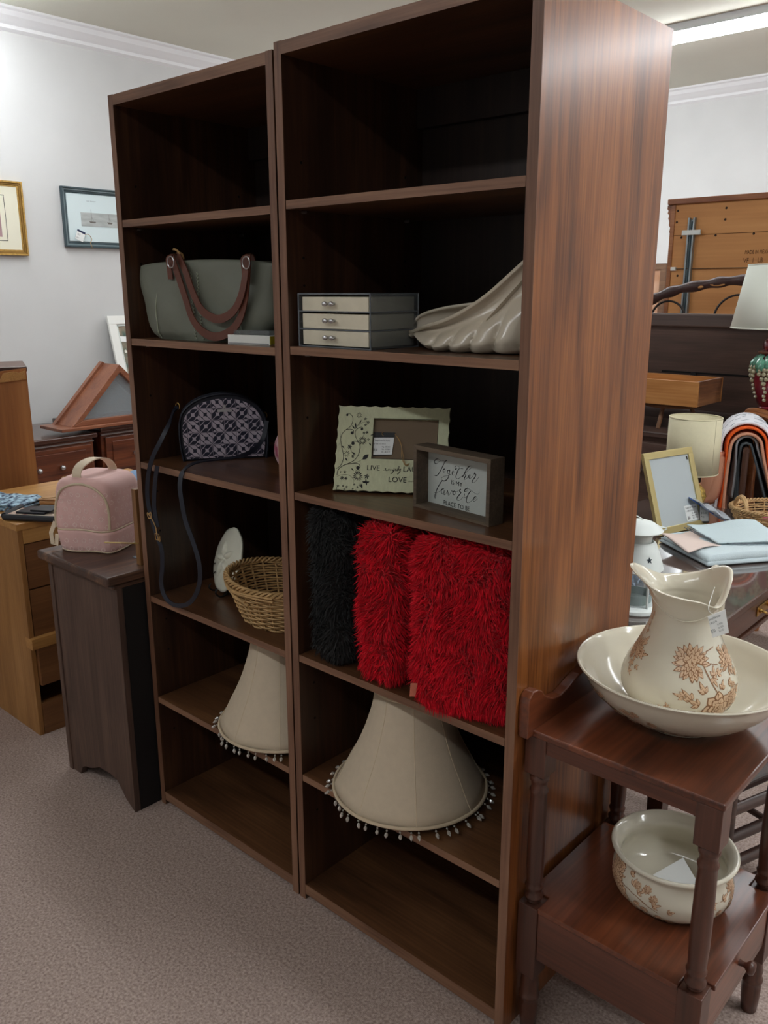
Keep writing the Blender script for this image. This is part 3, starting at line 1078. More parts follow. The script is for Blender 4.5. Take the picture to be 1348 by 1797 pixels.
def hullc(P):
    P = sorted(set((round(a, 5), round(b, 5)) for a, b in P))
    def half(Q):
        h = []
        for p in Q:
            while len(h) > 1 and (h[-1][0] - h[-2][0]) * (p[1] - h[-2][1]) - (h[-1][1] - h[-2][1]) * (p[0] - h[-2][0]) <= 0: h.pop()
            h.append(p)
        return h
    a, b = half(P), half(P[::-1])
    return a[:-1] + b[:-1]


def purse_pattern(w, conv, cell, place, ox, oy, nx, ny):
    for i in range(-nx, nx):
        for j in range(-ny, ny):
            x0_, y0_ = ox + i * cell, oy + j * cell
            light = (i + j) % 2 == 0
            if light:
                q = clip([(x0_, y0_), (x0_ + cell, y0_), (x0_ + cell, y0_ + cell), (x0_, y0_ + cell)], conv)
                if len(q) > 2: poly(w, q, place, 0, .0020)
            # the corner vertices: even ones carry a flower, odd ones triangles
            for (di, dj) in ((0, 0), (1, 0), (1, 1), (0, 1)):
                vi, vj = i + di, j + dj
                sx, sy = (1 if di == 0 else -1), (1 if dj == 0 else -1)
                vx, vy = ox + vi * cell, oy + vj * cell
                col = 1 if light else 0
                if vi % 2 == 0 and vj % 2 == 0 or (vi % 2 and vj % 2):
                    for aa in (22, 67):
                        an = math.atan2(math.sin(math.radians(aa)) * sy, math.cos(math.radians(aa)) * sx)
                        q = clip(petal_pts(vx + .001 * math.cos(an), vy + .001 * math.sin(an), an, cell * .76, cell * .33, 9, 1.6), conv)
                        if len(q) > 2: poly(w, q, place, col, .0024)
                else:
                    r_ = cell * .40
                    tri_ = [(vx + sx * .0006, vy + sy * .0006), (vx + sx * r_, vy + sy * .0006), (vx + sx * .0006, vy + sy * r_)] if (vi + (di == 0)) % 2 else [(vx + sx * .0006, vy + sy * .0006), (vx + sx * r_, vy + sy * .0006), (vx + sx * r_ * .5, vy + sy * r_ * .5)]
                    q = clip(tri_, conv)
                    if len(q) > 2: poly(w, q, place, col, .0024)


place = lambda a, b, l: pb + pe * a + V(0, 0, b) + pn * l
w = M()
purse_pattern(w, hullc(ins), .0345, place, .122, .150, 8, 8)
build(w, 'flower_pattern', [m_lav, m_navyf], t)
build(M().tube([place(a, b, .001) for a, b in outl], .0035, 6), 'piping', m_navy, t, smooth=True)
zi = [place(a, b, -.035) for a, b in outl[10:42]]
build(M().ribbon([p + V(0, 0, .0015) for p in zi], .010, [unit(p - place(.12, .06, -.035)) for p in zi], .002), 'zip', mat('zip tape navy', (48, 50, 62), .6), t)
build(M().slab([(.105, .139), (.145, .139), (.145, .146), (.105, .146)], pb, pe, V(0, 0, 1), pn, .0024, .0034), 'metal_nameplate', m_steel, t)
build(M().slab([(.121, .148), (.129, .148), (.129, .156), (.125, .160), (.121, .156)], pb, pe, V(0, 0, 1), pn, .0024, .0032), 'metal_emblem', m_steel, t)
for q in ((-.004, .155, -.035), (.243, .120, -.03)):
    c = place(*q)
    build(M().tube([c + V(.009 * math.cos(k), 0, .009 * math.sin(k)) for k in np.linspace(0, 2 * pi, 13)[:-1]], .0017, 6, closed=True), 'ring', m_brass, t, smooth=True)
SP = [(312, 714), (305, 722), (296, 745), (283, 772), (267, 805), (260, 838), (259, 872), (265, 905), (275, 938), (284, 965), (285, 995), (283, 1022), (289, 1046), (305, 1061),
      (327, 1061), (343, 1045), (351, 1018), (349, 985), (338, 948), (326, 915), (319, 880), (316, 850), (322, 826), (344, 812), (385, 806), (420, 801), (446, 789), (462, 768), (468, 738)]
SY = [.10, .08, .02, -.01, -.025, -.025, -.022, -.022, -.022, -.022, -.022, -.022, -.022, -.022, -.022, -.022, -.022, -.022, -.022, -.022, -.02, -.015, .0, .03, .10, .15, .20, .235, .25]
pts = [unproj('y', y_, a, b) for (a, b), y_ in zip(SP, SY)]
for i in (23, 24, 25): pts[i][2] = max(pts[i][2], ZL[2] + .006)
pts = catmull(pts, 5)
nr = []
for i in range(len(pts)):
    k = i / len(pts)
    nr.append((.45, -.8, .1) if k < .78 else (0, -.5, .8) if k < .88 else (.6, -.7, .1))
build(M().ribbon(pts, .0125, nr, .003), 'strap', m_navy, t, smooth=True, angle=50)
p1 = catmull([unproj('y', -.03, a, b) for a, b in ((276, 818), (272, 850), (271, 890), (277, 925))], 5)
build(M().ribbon(p1, .012, (.45, -.8, .1), .003), 'strap_end', m_navy, t, smooth=True)
c = unproj('y', -.032, 276, 942)
build(M().tube([c + V(.009 * a, 0, .009 * b) for a, b in ((-1, -1), (1, -1), (1, 1), (-1, 1))], .0014, 6, closed=True), 'buckle', m_brass, t)
c = unproj('y', -.036, 261, 903)
build(hank([c, c + V(.01, 0, .008), c + V(.012, 0, -.006), c + V(-.002, 0, -.01), c + V(-.006, 0, .004), c + V(.012, 0, -.008), c + V(.03, 0, -.03), c + V(.035, 0, -.055), c + V(.046, 0, -.07), c + V(.048, 0, -.055)], .0016), 'tag_string', m_string, t)

# ---- pink bag mostly behind the upright, third shelf
m_floral = mat('pink floral cotton', (206, 176, 176), .9, col2=(150, 70, 92), nscale=36, detail=1)
t = thing('floral_bag', 'pink floral bag mostly hidden behind the middle upright on the third shelf', 'bag', (-.16, .22, ZL[2]))
w = M()
def fb(u, v):
    a = 2 * pi * v
    r = math.sin(pi * min(1, .12 + u * .88)) ** .45 if u < .999 else 0.05
    return V(-.152 + math.cos(a) * .105 * r, .200 + math.sin(a) * .06 * r, ZL[2] + .14 * u)
w.grid(fb, 14, 28, cv=True)
w.f.append(tuple(range(28))[::-1]); w.mi.append(0)
w.f.append(tuple(13 * 28 + j for j in range(28))); w.mi.append(0)
build(w, 'body', m_floral, t, smooth=True, angle=70)
w = M().tube(catmull([(-.235, .20, ZL[2] + .12), (-.245, .195, ZL[2] + .15), (-.235, .195, ZL[2] + .178), (-.20, .195, ZL[2] + .185), (-.15, .20, ZL[2] + .135)], 5), .005, 8)
build(w, 'handle', m_bph, t, smooth=True)

# ---- sand dollar plate on stand
m_cer = mat('off white ceramic', (226, 224, 206), .45, noise=.03, nscale=20)
t = thing('sand_dollar_plate', 'off white sand dollar plate leaning upright left of the wicker basket', 'plate', (-.45, .165, ZL[3]))
h1 = unit(V(.95, -.31, 0))
T1 = unit(V(-.03, .075, .185))
T1 = unit(T1 - h1 * (T1 @ h1))
N1 = unit(np.cross(h1, T1))
if N1[1] > 0: N1 = -N1
pc = V(-.492, .150, ZL[3] + .012) + T1 * .096
def place_p(a, b, l): return pc + h1 * a + T1 * b + N1 * l
w = M()
RP = .098
def plf(u, v):
    a = 2 * pi * v
    r = RP * u * (1 + .012 * math.sin(9 * a) * u) * (1 - .03 * math.cos(a * 1 + .5) ** 6)
    l = .012 - .010 * u ** 2 + (.004 if u > .93 else 0) * 0
    return place_p(r * math.cos(a), r * math.sin(a), l)
w.grid(plf, 14, 60, cv=True)
build(w, 'disc', m_cer, t, smooth=True, solid=.007, offset=-1)
w = M()
for k in range(5):
    a = pi / 2 + k * 2 * pi / 5 + .35
    P = petal_pts(.004 * math.cos(a), .004 * math.sin(a), a, .058, .022, 12, .8)
    cx, cy = .03 * math.cos(a), .03 * math.sin(a)
    n_ = len(P)
    vs = [place_p(x, y, .0118 - .010 * (math.hypot(x, y) / RP) ** 2) for x, y in P]
    vs2 = [place_p(cx + (x - cx) * .55, cy + (y - cy) * .55, .0215 - .010 * (math.hypot(x, y) / RP) ** 2) for x, y in P]
    vs3 = [place_p(cx, cy, .0225)]
    w.add(vs + vs2 + vs3, [(i, (i + 1) % n_, n_ + (i + 1) % n_, n_ + i) for i in range(n_)] + [(n_ + i, n_ + (i + 1) % n_, 2 * n_) for i in range(n_)])
build(w, 'petal_relief', m_cer, t, smooth=True, angle=80)
w = M()
for a in (3.6, 4.0, 5.6):
    P = [(x, y) for x, y in petal_pts(.066 * math.cos(a), .066 * math.sin(a), a, .02, .006, 8)]
    poly(w, P, place_p, 0, .0095)
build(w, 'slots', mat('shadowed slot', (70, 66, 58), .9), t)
w = M()
w.tube(catmull([place_p(-.03, -.098, -.012), place_p(-.032, -.108, .006), place_p(-.03, -.100, .022), place_p(-.03, -.088, .02)], 4), .0028, 6)
w.tube(catmull([place_p(.03, -.098, -.012), place_p(.032, -.108, .006), place_p(.03, -.100, .022), place_p(.03, -.088, .02)], 4), .0028, 6)
w.tube([place_p(-.03, -.098, -.012), place_p(0, .03, -.012), place_p(.03, -.098, -.012)], .0028, 6)
w.tube([place_p(0, .03, -.012), (pc[0] - .06, pc[1] + .09, ZL[3] + .004)], .0028, 6)
build(w, 'easel_stand', mat('black wire', (22, 22, 20), .5), t)

# ---- wicker basket
m_wick = mat('natural wicker', (184, 148, 98), .6, noise=.16, nscale=30, bump=.2, bscale=200)
m_wickd = mat('dark wicker', (118, 88, 54), .7, noise=.16, nscale=30)


def wicker(t, cx, cy, z0, h, ax_, ay_, bx, by, rz, rows, stakes, sr, mt, rim_h=None, sw=.0045):
    """oval basket: cx, cy centre, base radii bx, by, rim radii ax_, ay_"""
    cr, sn = math.cos(rz), math.sin(rz)
    def P(th, u, d=0.0):
        a, b = bx + (ax_ - bx) * u ** .8, by + (ay_ - by) * u ** .8
        x, y = (a + d) * math.cos(th), (b + d) * math.sin(th)
        zz = z0 + h * u * (1 + (rim_h or 0) * math.cos(2 * th) * u)
        return V(cx + x * cr - y * sn, cy + x * sn + y * cr, zz)
    w = M()
    per = stakes * 4
    for k in range(rows):
        u = .03 + .92 * k / (rows - 1)
        w.tube([P(2 * pi * j / per, u, sr * 1.2 * math.sin(pi * (j / 4 * 1.0 + k)) * 1.0) for j in range(per)], sw * .62, 5, closed=True)
    build(w, 'woven_side', mt, t, smooth=True)
    w = M()
    for j in range(stakes):
        th = 2 * pi * (j + .5) / stakes
        w.tube([P(th, u) for u in (0, .2, .45, .7, 1.0)], sr, 5)
    build(w, 'stakes', mt, t, smooth=True)
    w = M()
    for ph in (0, 2 * pi / 3, 4 * pi / 3):
        pts = []
        for j in range(140):
            th = 2 * pi * j / 140
            q = P(th, 1.0, .006 * math.cos(th * 22 + ph)) + V(0, 0, .006 * math.sin(th * 22 + ph) + .002)
            pts.append(q)
        w.tube(pts, sw * .75, 5, closed=True)
    build(w, 'braided_rim', mt, t, smooth=True)
    w = M()
    w.add([P(2 * pi * j / 40, 0.0) + V(0, 0, .002) for j in range(40)], [tuple(range(40))])
    build(w, 'base', mt, t, solid=.004, offset=1)
    return P


t = thing('wicker_basket', 'oval natural wicker basket on the fourth shelf of the left bookcase', 'basket', (-.19, .155, ZL[3]))
PB = wicker(t, -.190, .155, ZL[3], .122, .178, .140, .125, .100, math.radians(12), 17, 26, .0032, m_wick, .05)
# diagonal crossing rods below the rim
w = M()
for s in (-1, 1):
    pts = [PB(math.radians(190 + s * (k * 7)), .96 - .035 * abs(k - 0) * .9, .007) for k in range(0, 11)]
    w.tube(pts, .0035, 6)
    pts = [PB(math.radians(190 + s * (4 + k * 7)), .98 - .03 * k, .009) for k in range(0, 10)]
    w.tube(pts, .003, 6)
w.tube([PB(math.radians(180 + q), .93 + .04 * math.sin(q / 12), .008) for q in range(0, 110, 6)], .003, 6)
w.tube([PB(math.radians(180 + q), .86 + .05 * math.sin(q / 15 + 2), .009) for q in range(0, 110, 6)], .003, 6)
build(w, 'twisted_border', m_wick, t, smooth=True)

# ---- bell lampshades with bead fringe
m_shade = mat('cream shade fabric', (200, 184, 160), .85, noise=.03, nscale=60, bump=.08, bscale=500)
m_trim = mat('cream braid trim', (206, 188, 160), .8, bump=.3, bscale=600)
m_bead = mat('clear glass bead', (214, 210, 200), .08, trans=.55, ior=1.5)


def lampshade(c, z0, R, label, h=.262, nb=44):
    t = thing('lamp_shade_with_beads', label, 'lampshade', (c[0], c[1], z0 - .02), group='bell lampshades with bead fringe')
    prof = [(1.0, 0), (.925, .022), (.86, .047), (.795, .072), (.72, .098), (.655, .124), (.595, .152), (.548, .178), (.50, .206), (.468, .232), (.45, h)]
    def fn(th, r, z):
        k = (th / (2 * pi) * 8) % 1
        return r * (1 - .022 * math.sin(pi * k)), z
    w = M().lathe([(a * R, z0 + b) for a, b in prof], c, 96, fn=fn)
    build(w, 'fabric', m_shade, t, smooth=True, angle=60, solid=.0015)
    for k in range(8):
        th = 2 * pi * k / 8
        w = M().tube([(c[0] + (a * R + .0006) * math.cos(th), c[1] + (a * R + .0006) * math.sin(th), z0 + b) for a, b in prof], .0011, 5)
        build(w, 'seam', m_trim, t)
    build(M().tube([(c[0] + R * math.cos(a), c[1] + R * math.sin(a), z0) for a in np.linspace(0, 2 * pi, 97)[:-1]], .0042, 8, closed=True), 'bottom_trim', m_trim, t, smooth=True)
    build(M().tube([(c[0] + .45 * R * math.cos(a), c[1] + .45 * R * math.sin(a), z0 + h) for a in np.linspace(0, 2 * pi, 49)[:-1]], .0035, 8, closed=True), 'top_trim', m_trim, t, smooth=True)
    # spider fitting
    w = M()
    for k in range(3):
        th = 2 * pi * k / 3 + .3
        w.tube([(c[0], c[1], z0 + h - .02), (c[0] + .44 * R * math.cos(th), c[1] + .44 * R * math.sin(th), z0 + h - .004)], .0018, 6)
    build(w, 'wire_fitting', m_steel, t)
    # one bead, hanging from the origin, then copies
    w = M()
    w.tube([(0, 0, 0), (0, 0, -.020)], .0004, 4)
    w.ball((0, 0, -.007), .0026, 8)
    w.lathe([(0, -.0115), (.0030, -.0135), (.0048, -.018), (.0030, -.0235), (0, -.027)], (0, 0), 6)
    b0 = build(w, 'bead_drop', m_bead, t, local=True)
    rr = np.random.default_rng(3)
    lx, ly, lz = c[0], c[1], z0 - .02
    for k in range(nb):
        th = 2 * pi * k / nb + rr.normal() * .02
        x, y = c[0] + R * math.cos(th), c[1] + R * math.sin(th)
        over_edge = y < -.012
        b = b0 if k == 0 else copy_part(b0, t)
        b.location = (x - lx, y - ly, z0 - .003 - lz)
        if not over_edge:   # lies out on the shelf board
            b.rotation_euler = Vector((-math.sin(th), math.cos(th), 0)).to_track_quat('X', 'Z').to_euler()
            b.rotation_euler = Matrix.Rotation(-1.08, 3, Vector((-math.sin(th), math.cos(th), 0))).to_euler()
        else:
            b.rotation_euler = (rr.normal() * .12, rr.normal() * .12, 0)
    return t


lampshade((.276, .132), .400, .190, 'cream bell lampshade with bead fringe, below the red fur pillows')
lampshade((-.205, .140), .400, .183, 'cream bell lampshade with bead fringe, below the wicker basket')

# ================================================================== things on the right bookcase
# ---- acrylic drawers
z0 = ZR[1]
m_acr = mat('clear acrylic', (226, 232, 236), .05, trans=.92, ior=1.35)
m_acre = mat('acrylic edge', (120, 126, 132), .15, alpha=.75)
m_cream = mat('cream drawer liner', (216, 208, 186), .7, noise=.05, nscale=25)
AX0, AX1, AY0, AY1, AH = .032, .252, .022, .178, .1165
t = thing('acrylic_drawer_box', 'clear acrylic three drawer organiser lined in cream on the second shelf', 'organiser', ((AX0 + AX1) / 2, (AY0 + AY1) / 2, z0))
w = M()
w.box(AX0, AX1, AY0, AY1, z0, z0 + .003).box(AX0, AX1, AY0, AY1, z0 + AH - .003, z0 + AH).box(AX0, AX0 + .003, AY0, AY1, z0 + .003, z0 + AH - .003)
w.box(AX1 - .003, AX1, AY0, AY1, z0 + .003, z0 + AH - .003).box(AX0, AX1, AY1 - .003, AY1, z0 + .003, z0 + AH - .003)
build(w, 'clear_shell', m_acr, t, bevel=.0008)
w = M()
E = .0018
for zz in (z0 + .0015, z0 + AH - .0015):
    w.tube([(AX0, AY0, zz), (AX1, AY0, zz), (AX1, AY1, zz), (AX0, AY1, zz)], E, 6, closed=True)
for (xx, yy) in ((AX0, AY0), (AX1, AY0), (AX1, AY1)):
    w.tube([(xx, yy, z0), (xx, yy, z0 + AH)], E, 6)
for k in (1, 2):
    zz = z0 + AH * k / 3
    w.tube([(AX0, AY0, zz), (AX1, AY0, zz), (AX1, AY1, zz)], E * .8, 6)
build(w, 'edges', m_acre, t, smooth=True)
dh = (AH - .012) / 3
for k in range(3):
    za = z0 + .005 + k * (dh + .001)
    d = build(M().box(AX0 + .012, AX1 - .006, AY0 + .001, AY1 - .008, za, za + dh - .003), 'drawer', m_cream, t, bevel=.001)
    for dx in (-.010, .010):
        w = M()
        cxk = (AX0 + AX1) / 2 - .006 + dx
        w.tube([(cxk, AY0 + .001, za + dh / 2), (cxk, AY0 - .006, za + dh / 2)], .003, 8)
        w.ball((cxk, AY0 - .010, za + dh / 2), (.0075, .005, .0055), 10)
        build(w, 'knob', m_steel, d, smooth=True)

# ---- shell vase lying on its side
m_shell = mat('glazed pearl ceramic', (204, 192, 172), .22, noise=.04, nscale=8, coat=.5)
t = thing('shell_vase', 'large pearl glazed conch shell vase lying at the right end of the second shelf', 'vase', (.43, .19, z0))


def interp(tb, x):
    xs = [a for a, b in tb]
    ys = [b for a, b in tb]
    return float(np.interp(x, xs, ys))


def smooth_tab(P, k=8):
    Q = catmull([(a, b, 0) for a, b in P], k)
    return [(q[0], q[1]) for q in Q]


# silhouettes in (x, z) at the depth y = .15 : front lip, back lip, underside
FL = smooth_tab([(.236, 1.500), (.27, 1.503), (.32, 1.515), (.38, 1.527), (.44, 1.549), (.50, 1.583), (.56, 1.632), (.62, 1.685)])
BL = smooth_tab([(.236, 1.506), (.26, 1.535), (.31, 1.551), (.37, 1.560), (.43, 1.568), (.50, 1.598), (.56, 1.645), (.62, 1.695)])
UN = smooth_tab([(.236, 1.498), (.262, 1.490), (.285, 1.493), (.30, 1.487), (.33, 1.474), (.36, 1.4695), (.42, 1.4685), (.50, 1.4685), (.60, 1.4685), (.62, 1.4685)])
DPT = smooth_tab([(.236, .004), (.26, .022), (.29, .042), (.33, .066), (.38, .084), (.45, .09), (.52, .085), (.58, .07), (.62, .05)])


def shell(u, v):
    x = .236 + .384 * (u ** 1.15)
    zf, zb__, zu, d = interp(FL, x), interp(BL, x), interp(UN, x), interp(DPT, x)
    zm = zu + (zf - zu) * .48
    yc = .165
    # v 0..1 : front lip -> front bulge -> underside -> back bulge -> back lip
    if v < .5:
        k = v / .5
        a = pi / 2 * 1.0
        y = yc - d * float(np.interp(k, [0, .1, .22, .36, .52, .70, .86, .96, 1], [.80, .68, .60, .66, .88, 1.0, .86, .45, 0]))
        z = zf + (zu - zf) * (0.5 - .5 * math.cos(pi * k)) ** .9
        rib = 0
        if x > .33:
            fade = min(1, (x - .33) / .05) * math.sin(pi * min(1, max(0, (k - .40) / .60))) ** .5 if k > .40 else 0
            cx = (x - .345) - .05 * (1 - k)      # slanted flutes
            rib = fade * .021 * (abs(math.sin(pi * cx / .054)) ** .6 - .6)
        y -= rib
        z += -rib * .3
    else:
        k = (v - .5) / .5
        y = yc + d * math.sin(pi * k * .82) ** .8 * .8
        z = zu + (zb__ - zu) * (0.5 - .5 * math.cos(pi * k))
    z = max(z, z0 + .0022)
    return V(x, y, z)


w = M()
w.grid(shell, 90, 64)
build(w, 'shell_body', m_shell, t, smooth=True, angle=80, solid=.004)
w = M()
w.tube([shell(u, 0) for u in np.linspace(0, 1, 40)], .0042, 8)
w.tube([shell(u, 1) for u in np.linspace(0, 1, 40)], .0034, 8)
build(w, 'rolled_lip', m_shell, t, smooth=True)
# inner spiral column seen under the high lip at the right
w = M()
w.grid(lambda u, v: V(.50 + .10 * u + .018 * math.cos(2 * pi * v) * (1 - u * .3), .14 + .05 * math.sin(2 * pi * v) * (1 - .5 * u), 1.535 + .11 * u + .028 * math.cos(2 * pi * v) * (1 - .5 * u)), 12, 20, cv=True)
build(w, 'inner_whorl', m_shell, t, smooth=True)

# ---- scalloped picture frame
m_fr = mat('pale green distressed paint', (198, 200, 164), .6, noise=.05, nscale=40, stretch=(3, 3, .6), bump=.25, bscale=150)
fa = math.radians(31)
fe = V(math.cos(fa), math.sin(fa), 0)
fu = unit(V(0, 0, .1906) + V(-fe[1], fe[0], 0) * .0744)
fn_ = unit(np.cross(fe, fu))
fo = V(.086, .070, ZR[2] + .001)
FW_, FH_ = .268, .2046
t = thing('picture_frame', 'pale green scalloped photo frame with black scrolls reading LIVE simply', 'photo frame', tuple(fo + fe * FW_ / 2), fa)
def scal(n, L, amp=.0022):
    return [amp * (.5 - .5 * math.cos(2 * pi * n * k / (n * 8))) for k in range(n * 8)]
out_ = []
nb_, ns_ = 9, 7
for k in range(nb_ * 6): out_.append((FW_ * k / (nb_ * 6), -.0 + .0025 * abs(math.sin(pi * k / 6))))
for k in range(ns_ * 6): out_.append((FW_ - .0025 * abs(math.sin(pi * k / 6)), FH_ * k / (ns_ * 6)))
for k in range(nb_ * 6): out_.append((FW_ * (1 - k / (nb_ * 6)), FH_ - .0025 * abs(math.sin(pi * k / 6))))
for k in range(ns_ * 6): out_.append((.0025 * abs(math.sin(pi * k / 6)), FH_ * (1 - k / (ns_ * 6))))


def fpx(u, v):
    """photo pixel -> (a, b) on the frame's face"""
    p = unproj_plane(fo + fn_ * .012, fn_, u, v) - fo
    return (p @ fe, p @ fu)


def fcrop(a, b):     # 1348-wide crop of [580,705,800,870]
    return fpx(580 + a * 220 / 1348, 705 + b * 220 / 1348)


wins = [fcrop(441, 603), fcrop(1140, 640), fcrop(1158, 197), fcrop(468, 180)]
wx0, wx1, wy0, wy1 = (wins[0][0] + wins[3][0]) / 2, (wins[1][0] + wins[2][0]) / 2, (wins[0][1] + wins[1][1]) / 2, (wins[2][1] + wins[3][1]) / 2
win = [(wx0, wy0), (wx1, wy0), (wx1, wy1), (wx0, wy1)]
# frame body as ring between outline and window
w = M()
no = len(out_)
def win_pt(k):
    # matching point on the window border for outline point k
    a, b = out_[k]
    ca, cb = (wx0 + wx1) / 2, (wy0 + wy1) / 2
    # corner-wise mapping
    q = k / no * 0
    if k < nb_ * 6: f = k / (nb_ * 6); return (wx0 + (wx1 - wx0) * f, wy0)
    k2 = k - nb_ * 6
    if k2 < ns_ * 6: f = k2 / (ns_ * 6); return (wx1, wy0 + (wy1 - wy0) * f)
    k2 -= ns_ * 6
    if k2 < nb_ * 6: f = k2 / (nb_ * 6); return (wx1 + (wx0 - wx1) * f, wy1)
    k2 -= nb_ * 6
    f = k2 / (ns_ * 6)
    return (wx0, wy1 + (wy0 - wy1) * f)
def F3(a, b, l): return fo + fe * a + fu * b + fn_ * l
rings = []
for (kind, l) in (('o', 0), ('o', .012), ('w', .012), ('w', .0)):
    rings.append([F3(*(out_[k] if kind == 'o' else win_pt(k)), l) for k in range(no)])
vs = [p for r_ in rings for p in r_]
fs = []
for i in range(4):
    for k in range(no):
        fs.append((i * no + k, i * no + (k + 1) % no, ((i + 1) % 4) * no + (k + 1) % no, ((i + 1) % 4) * no + k))
w.add(vs, fs)
build(w, 'moulding', m_fr, t)
build(M().slab([(wx0 - .004, wy0 - .004), (wx1 + .004, wy0 - .004), (wx1 + .004, wy1 + .004), (wx0 - .004, wy1 + .004)], fo, fe, fu, fn_, .001, .004), 'backing_card', mat('kraft card', (116, 98, 78), .8), t)
build(M().tube([F3(wx0, wy0, .0122), F3(wx1, wy0, .0122), F3(wx1, wy1, .0122), F3(wx0, wy1, .0122)], .0009, 6, closed=True), 'window_bead', mat('dark bead', (60, 58, 46), .6), t)
w = M().slab([(-.03, 0), (.03, 0), (.012, .12), (-.012, .12)], fo + fe * FW_ / 2 + V(-fe[1], fe[0], 0) * .085, fe, unit(V(0, 0, 1) + V(-fe[1], fe[0], 0) * -.30), fn_, -.003, 0)
w.v = [tuple(p) for p in w.v]
build(w, 'easel_back', mat('black card back', (20, 20, 20), .8), t)
# ornament
w = M()
fp = lambda a, b, l: F3(a, b, .0124 + l)
def st(pts, wd=3.5):
    q = [fcrop(a, b) for a, b in pts]
    s_ = abs(fcrop(500, 400)[0] - fcrop(400, 400)[0]) / 100
    wl = [wd * s_ * (.35 if i == len(q) - 1 and wd < 9 else 1) for i in range(len(q))]
    stroke(w, q, wl, fp)
def dot(a, b, r_):
    s_ = abs(fcrop(500, 400)[0] - fcrop(400, 400)[0]) / 100
    c = fcrop(a, b)
    poly(w, [(c[0] + r_ * s_ * math.cos(k * pi / 6), c[1] + r_ * s_ * math.sin(k * pi / 6)) for k in range(12)], fp, 0, .0001)
def leafp(a, b, ang, L, wd):
    s_ = abs(fcrop(500, 400)[0] - fcrop(400, 400)[0]) / 100
    c = fcrop(a, b)
    poly(w, petal_pts(c[0], c[1], ang, L * s_, wd * s_, 8), fp, 0, .0001)
def fl(a, b, r_, n):
    for k in range(n): leafp(a + (r_ * .28 * math.cos(2 * pi * k / n + .2) if n > 6 else 0), b - (r_ * .28 * math.sin(2 * pi * k / n + .2) if n > 6 else 0), 2 * pi * k / n + .2, r_ * (.75 if n > 6 else 1), r_ * (.20 if n > 6 else .36))
st([(60, 720), (105, 690), (135, 630), (140, 570), (120, 480), (110, 400), (130, 340), (170, 300), (215, 265), (240, 215), (238, 160), (205, 128), (178, 138), (186, 155)], 6)
st([(70, 790), (85, 730), (130, 690), (190, 665), (255, 630), (300, 570), (320, 490), (305, 440), (265, 425), (232, 435), (240, 455)], 7)
st([(170, 300), (210, 295), (245, 305), (248, 330), (230, 338)], 6)
st([(300, 430), (270, 370), (268, 320), (300, 285), (340, 275), (350, 295), (335, 302)], 6)
st([(170, 675), (230, 665), (290, 665), (320, 690), (305, 715), (288, 705)], 6)
st([(200, 668), (290, 650), (360, 605)], 4)
leafp(345, 622, .75, 85, 45)
st([(270, 295), (300, 245), (335, 190)], 4)
st([(300, 260), (345, 225), (395, 215)], 3)
leafp(275, 290, 1.75, 70, 16); leafp(265, 295, 2.3, 55, 14); leafp(310, 240, 1.1, 50, 12)
dot(182, 142, 13); dot(235, 335, 17); dot(340, 295, 14); dot(243, 448, 18); dot(295, 710, 19)
for (a, b, r_, n) in ((310, 145, 32, 9), (378, 185, 20, 5), (405, 222, 22, 5), (378, 252, 20, 5), (345, 420, 46, 14), (395, 330, 18, 6), (360, 335, 16, 6), (408, 405, 20, 4),
                      (205, 485, 30, 6), (175, 560, 36, 9), (240, 585, 22, 6), (295, 800, 55, 13), (290, 745, 28, 8), (390, 805, 30, 5), (385, 865, 36, 4), (320, 900, 20, 4),
                      (125, 820, 24, 6), (165, 825, 22, 6), (155, 755, 20, 5), (110, 755, 18, 3), (80, 905, 18, 5), (135, 905, 15, 5), (175, 915, 16, 5), (255, 890, 14, 5), (290, 920, 16, 5), (240, 935, 13, 5), (150, 940, 14, 4), (270, 955, 14, 4), (205, 960, 12, 4)):
    fl(a, b, r_, n)
for (a, b, an, L) in ((150, 500, 2.4, 40), (230, 540, -.6, 50), (160, 600, -1.0, 45), (270, 700, .5, 10), (415, 440, -.9, 40), (430, 360, .2, 40), (340, 860, -.1, 80), (330, 880, -1.3, 60), (250, 745, 2.3, 40)):
    leafp(a, b, an, L, L * .32)
st([(70, 805), (120, 785), (200, 790), (250, 840), (245, 880)], 3)
st([(60, 960), (70, 915), (95, 900)], 5)
st([(110, 385), (104, 325)], 2.5); st([(95, 440), (90, 475)], 2.5)
st([(205, 480), (225, 530), (240, 560)], 3); st([(350, 380), (370, 340), (400, 320)], 3); st([(130, 480), (165, 520)], 3)
build(w, 'scroll_ornament', m_ink, t)
s_ = abs(fcrop(500, 400)[0] - fcrop(400, 400)[0]) / 100
a0, a1 = fcrop(388, 735), fcrop(618, 862)
a2 = fcrop(778, 752)
ang = math.atan2(fcrop(540, 742)[1] - a0[1], fcrop(540, 742)[0] - a0[0])
tx = M()
text_mesh([('LIVE', 78 * s_, F3(*a0, .0128), 1.0), ('LOVE', 80 * s_, F3(*a1, .0128), 1.02), ('LAUGH', 78 * s_, F3(*a2, .0128), 1.0)], fe, fu, into=tx)
def wr(letters, wd, m_, conv, pl_):
    for L_ in letters:
        q = [conv(a, b) for a, b in L_]
        ws = []
        for i in range(len(q)):
            d = V(*q[min(i + 1, len(q) - 1)]) - V(*q[max(i - 1, 0)])
            dn = unit(d)
            ws.append(wd * (.45 + (.9 if dn[1] < -.35 else 0)))
        stroke(m_, q, ws, pl_, 0, 5)
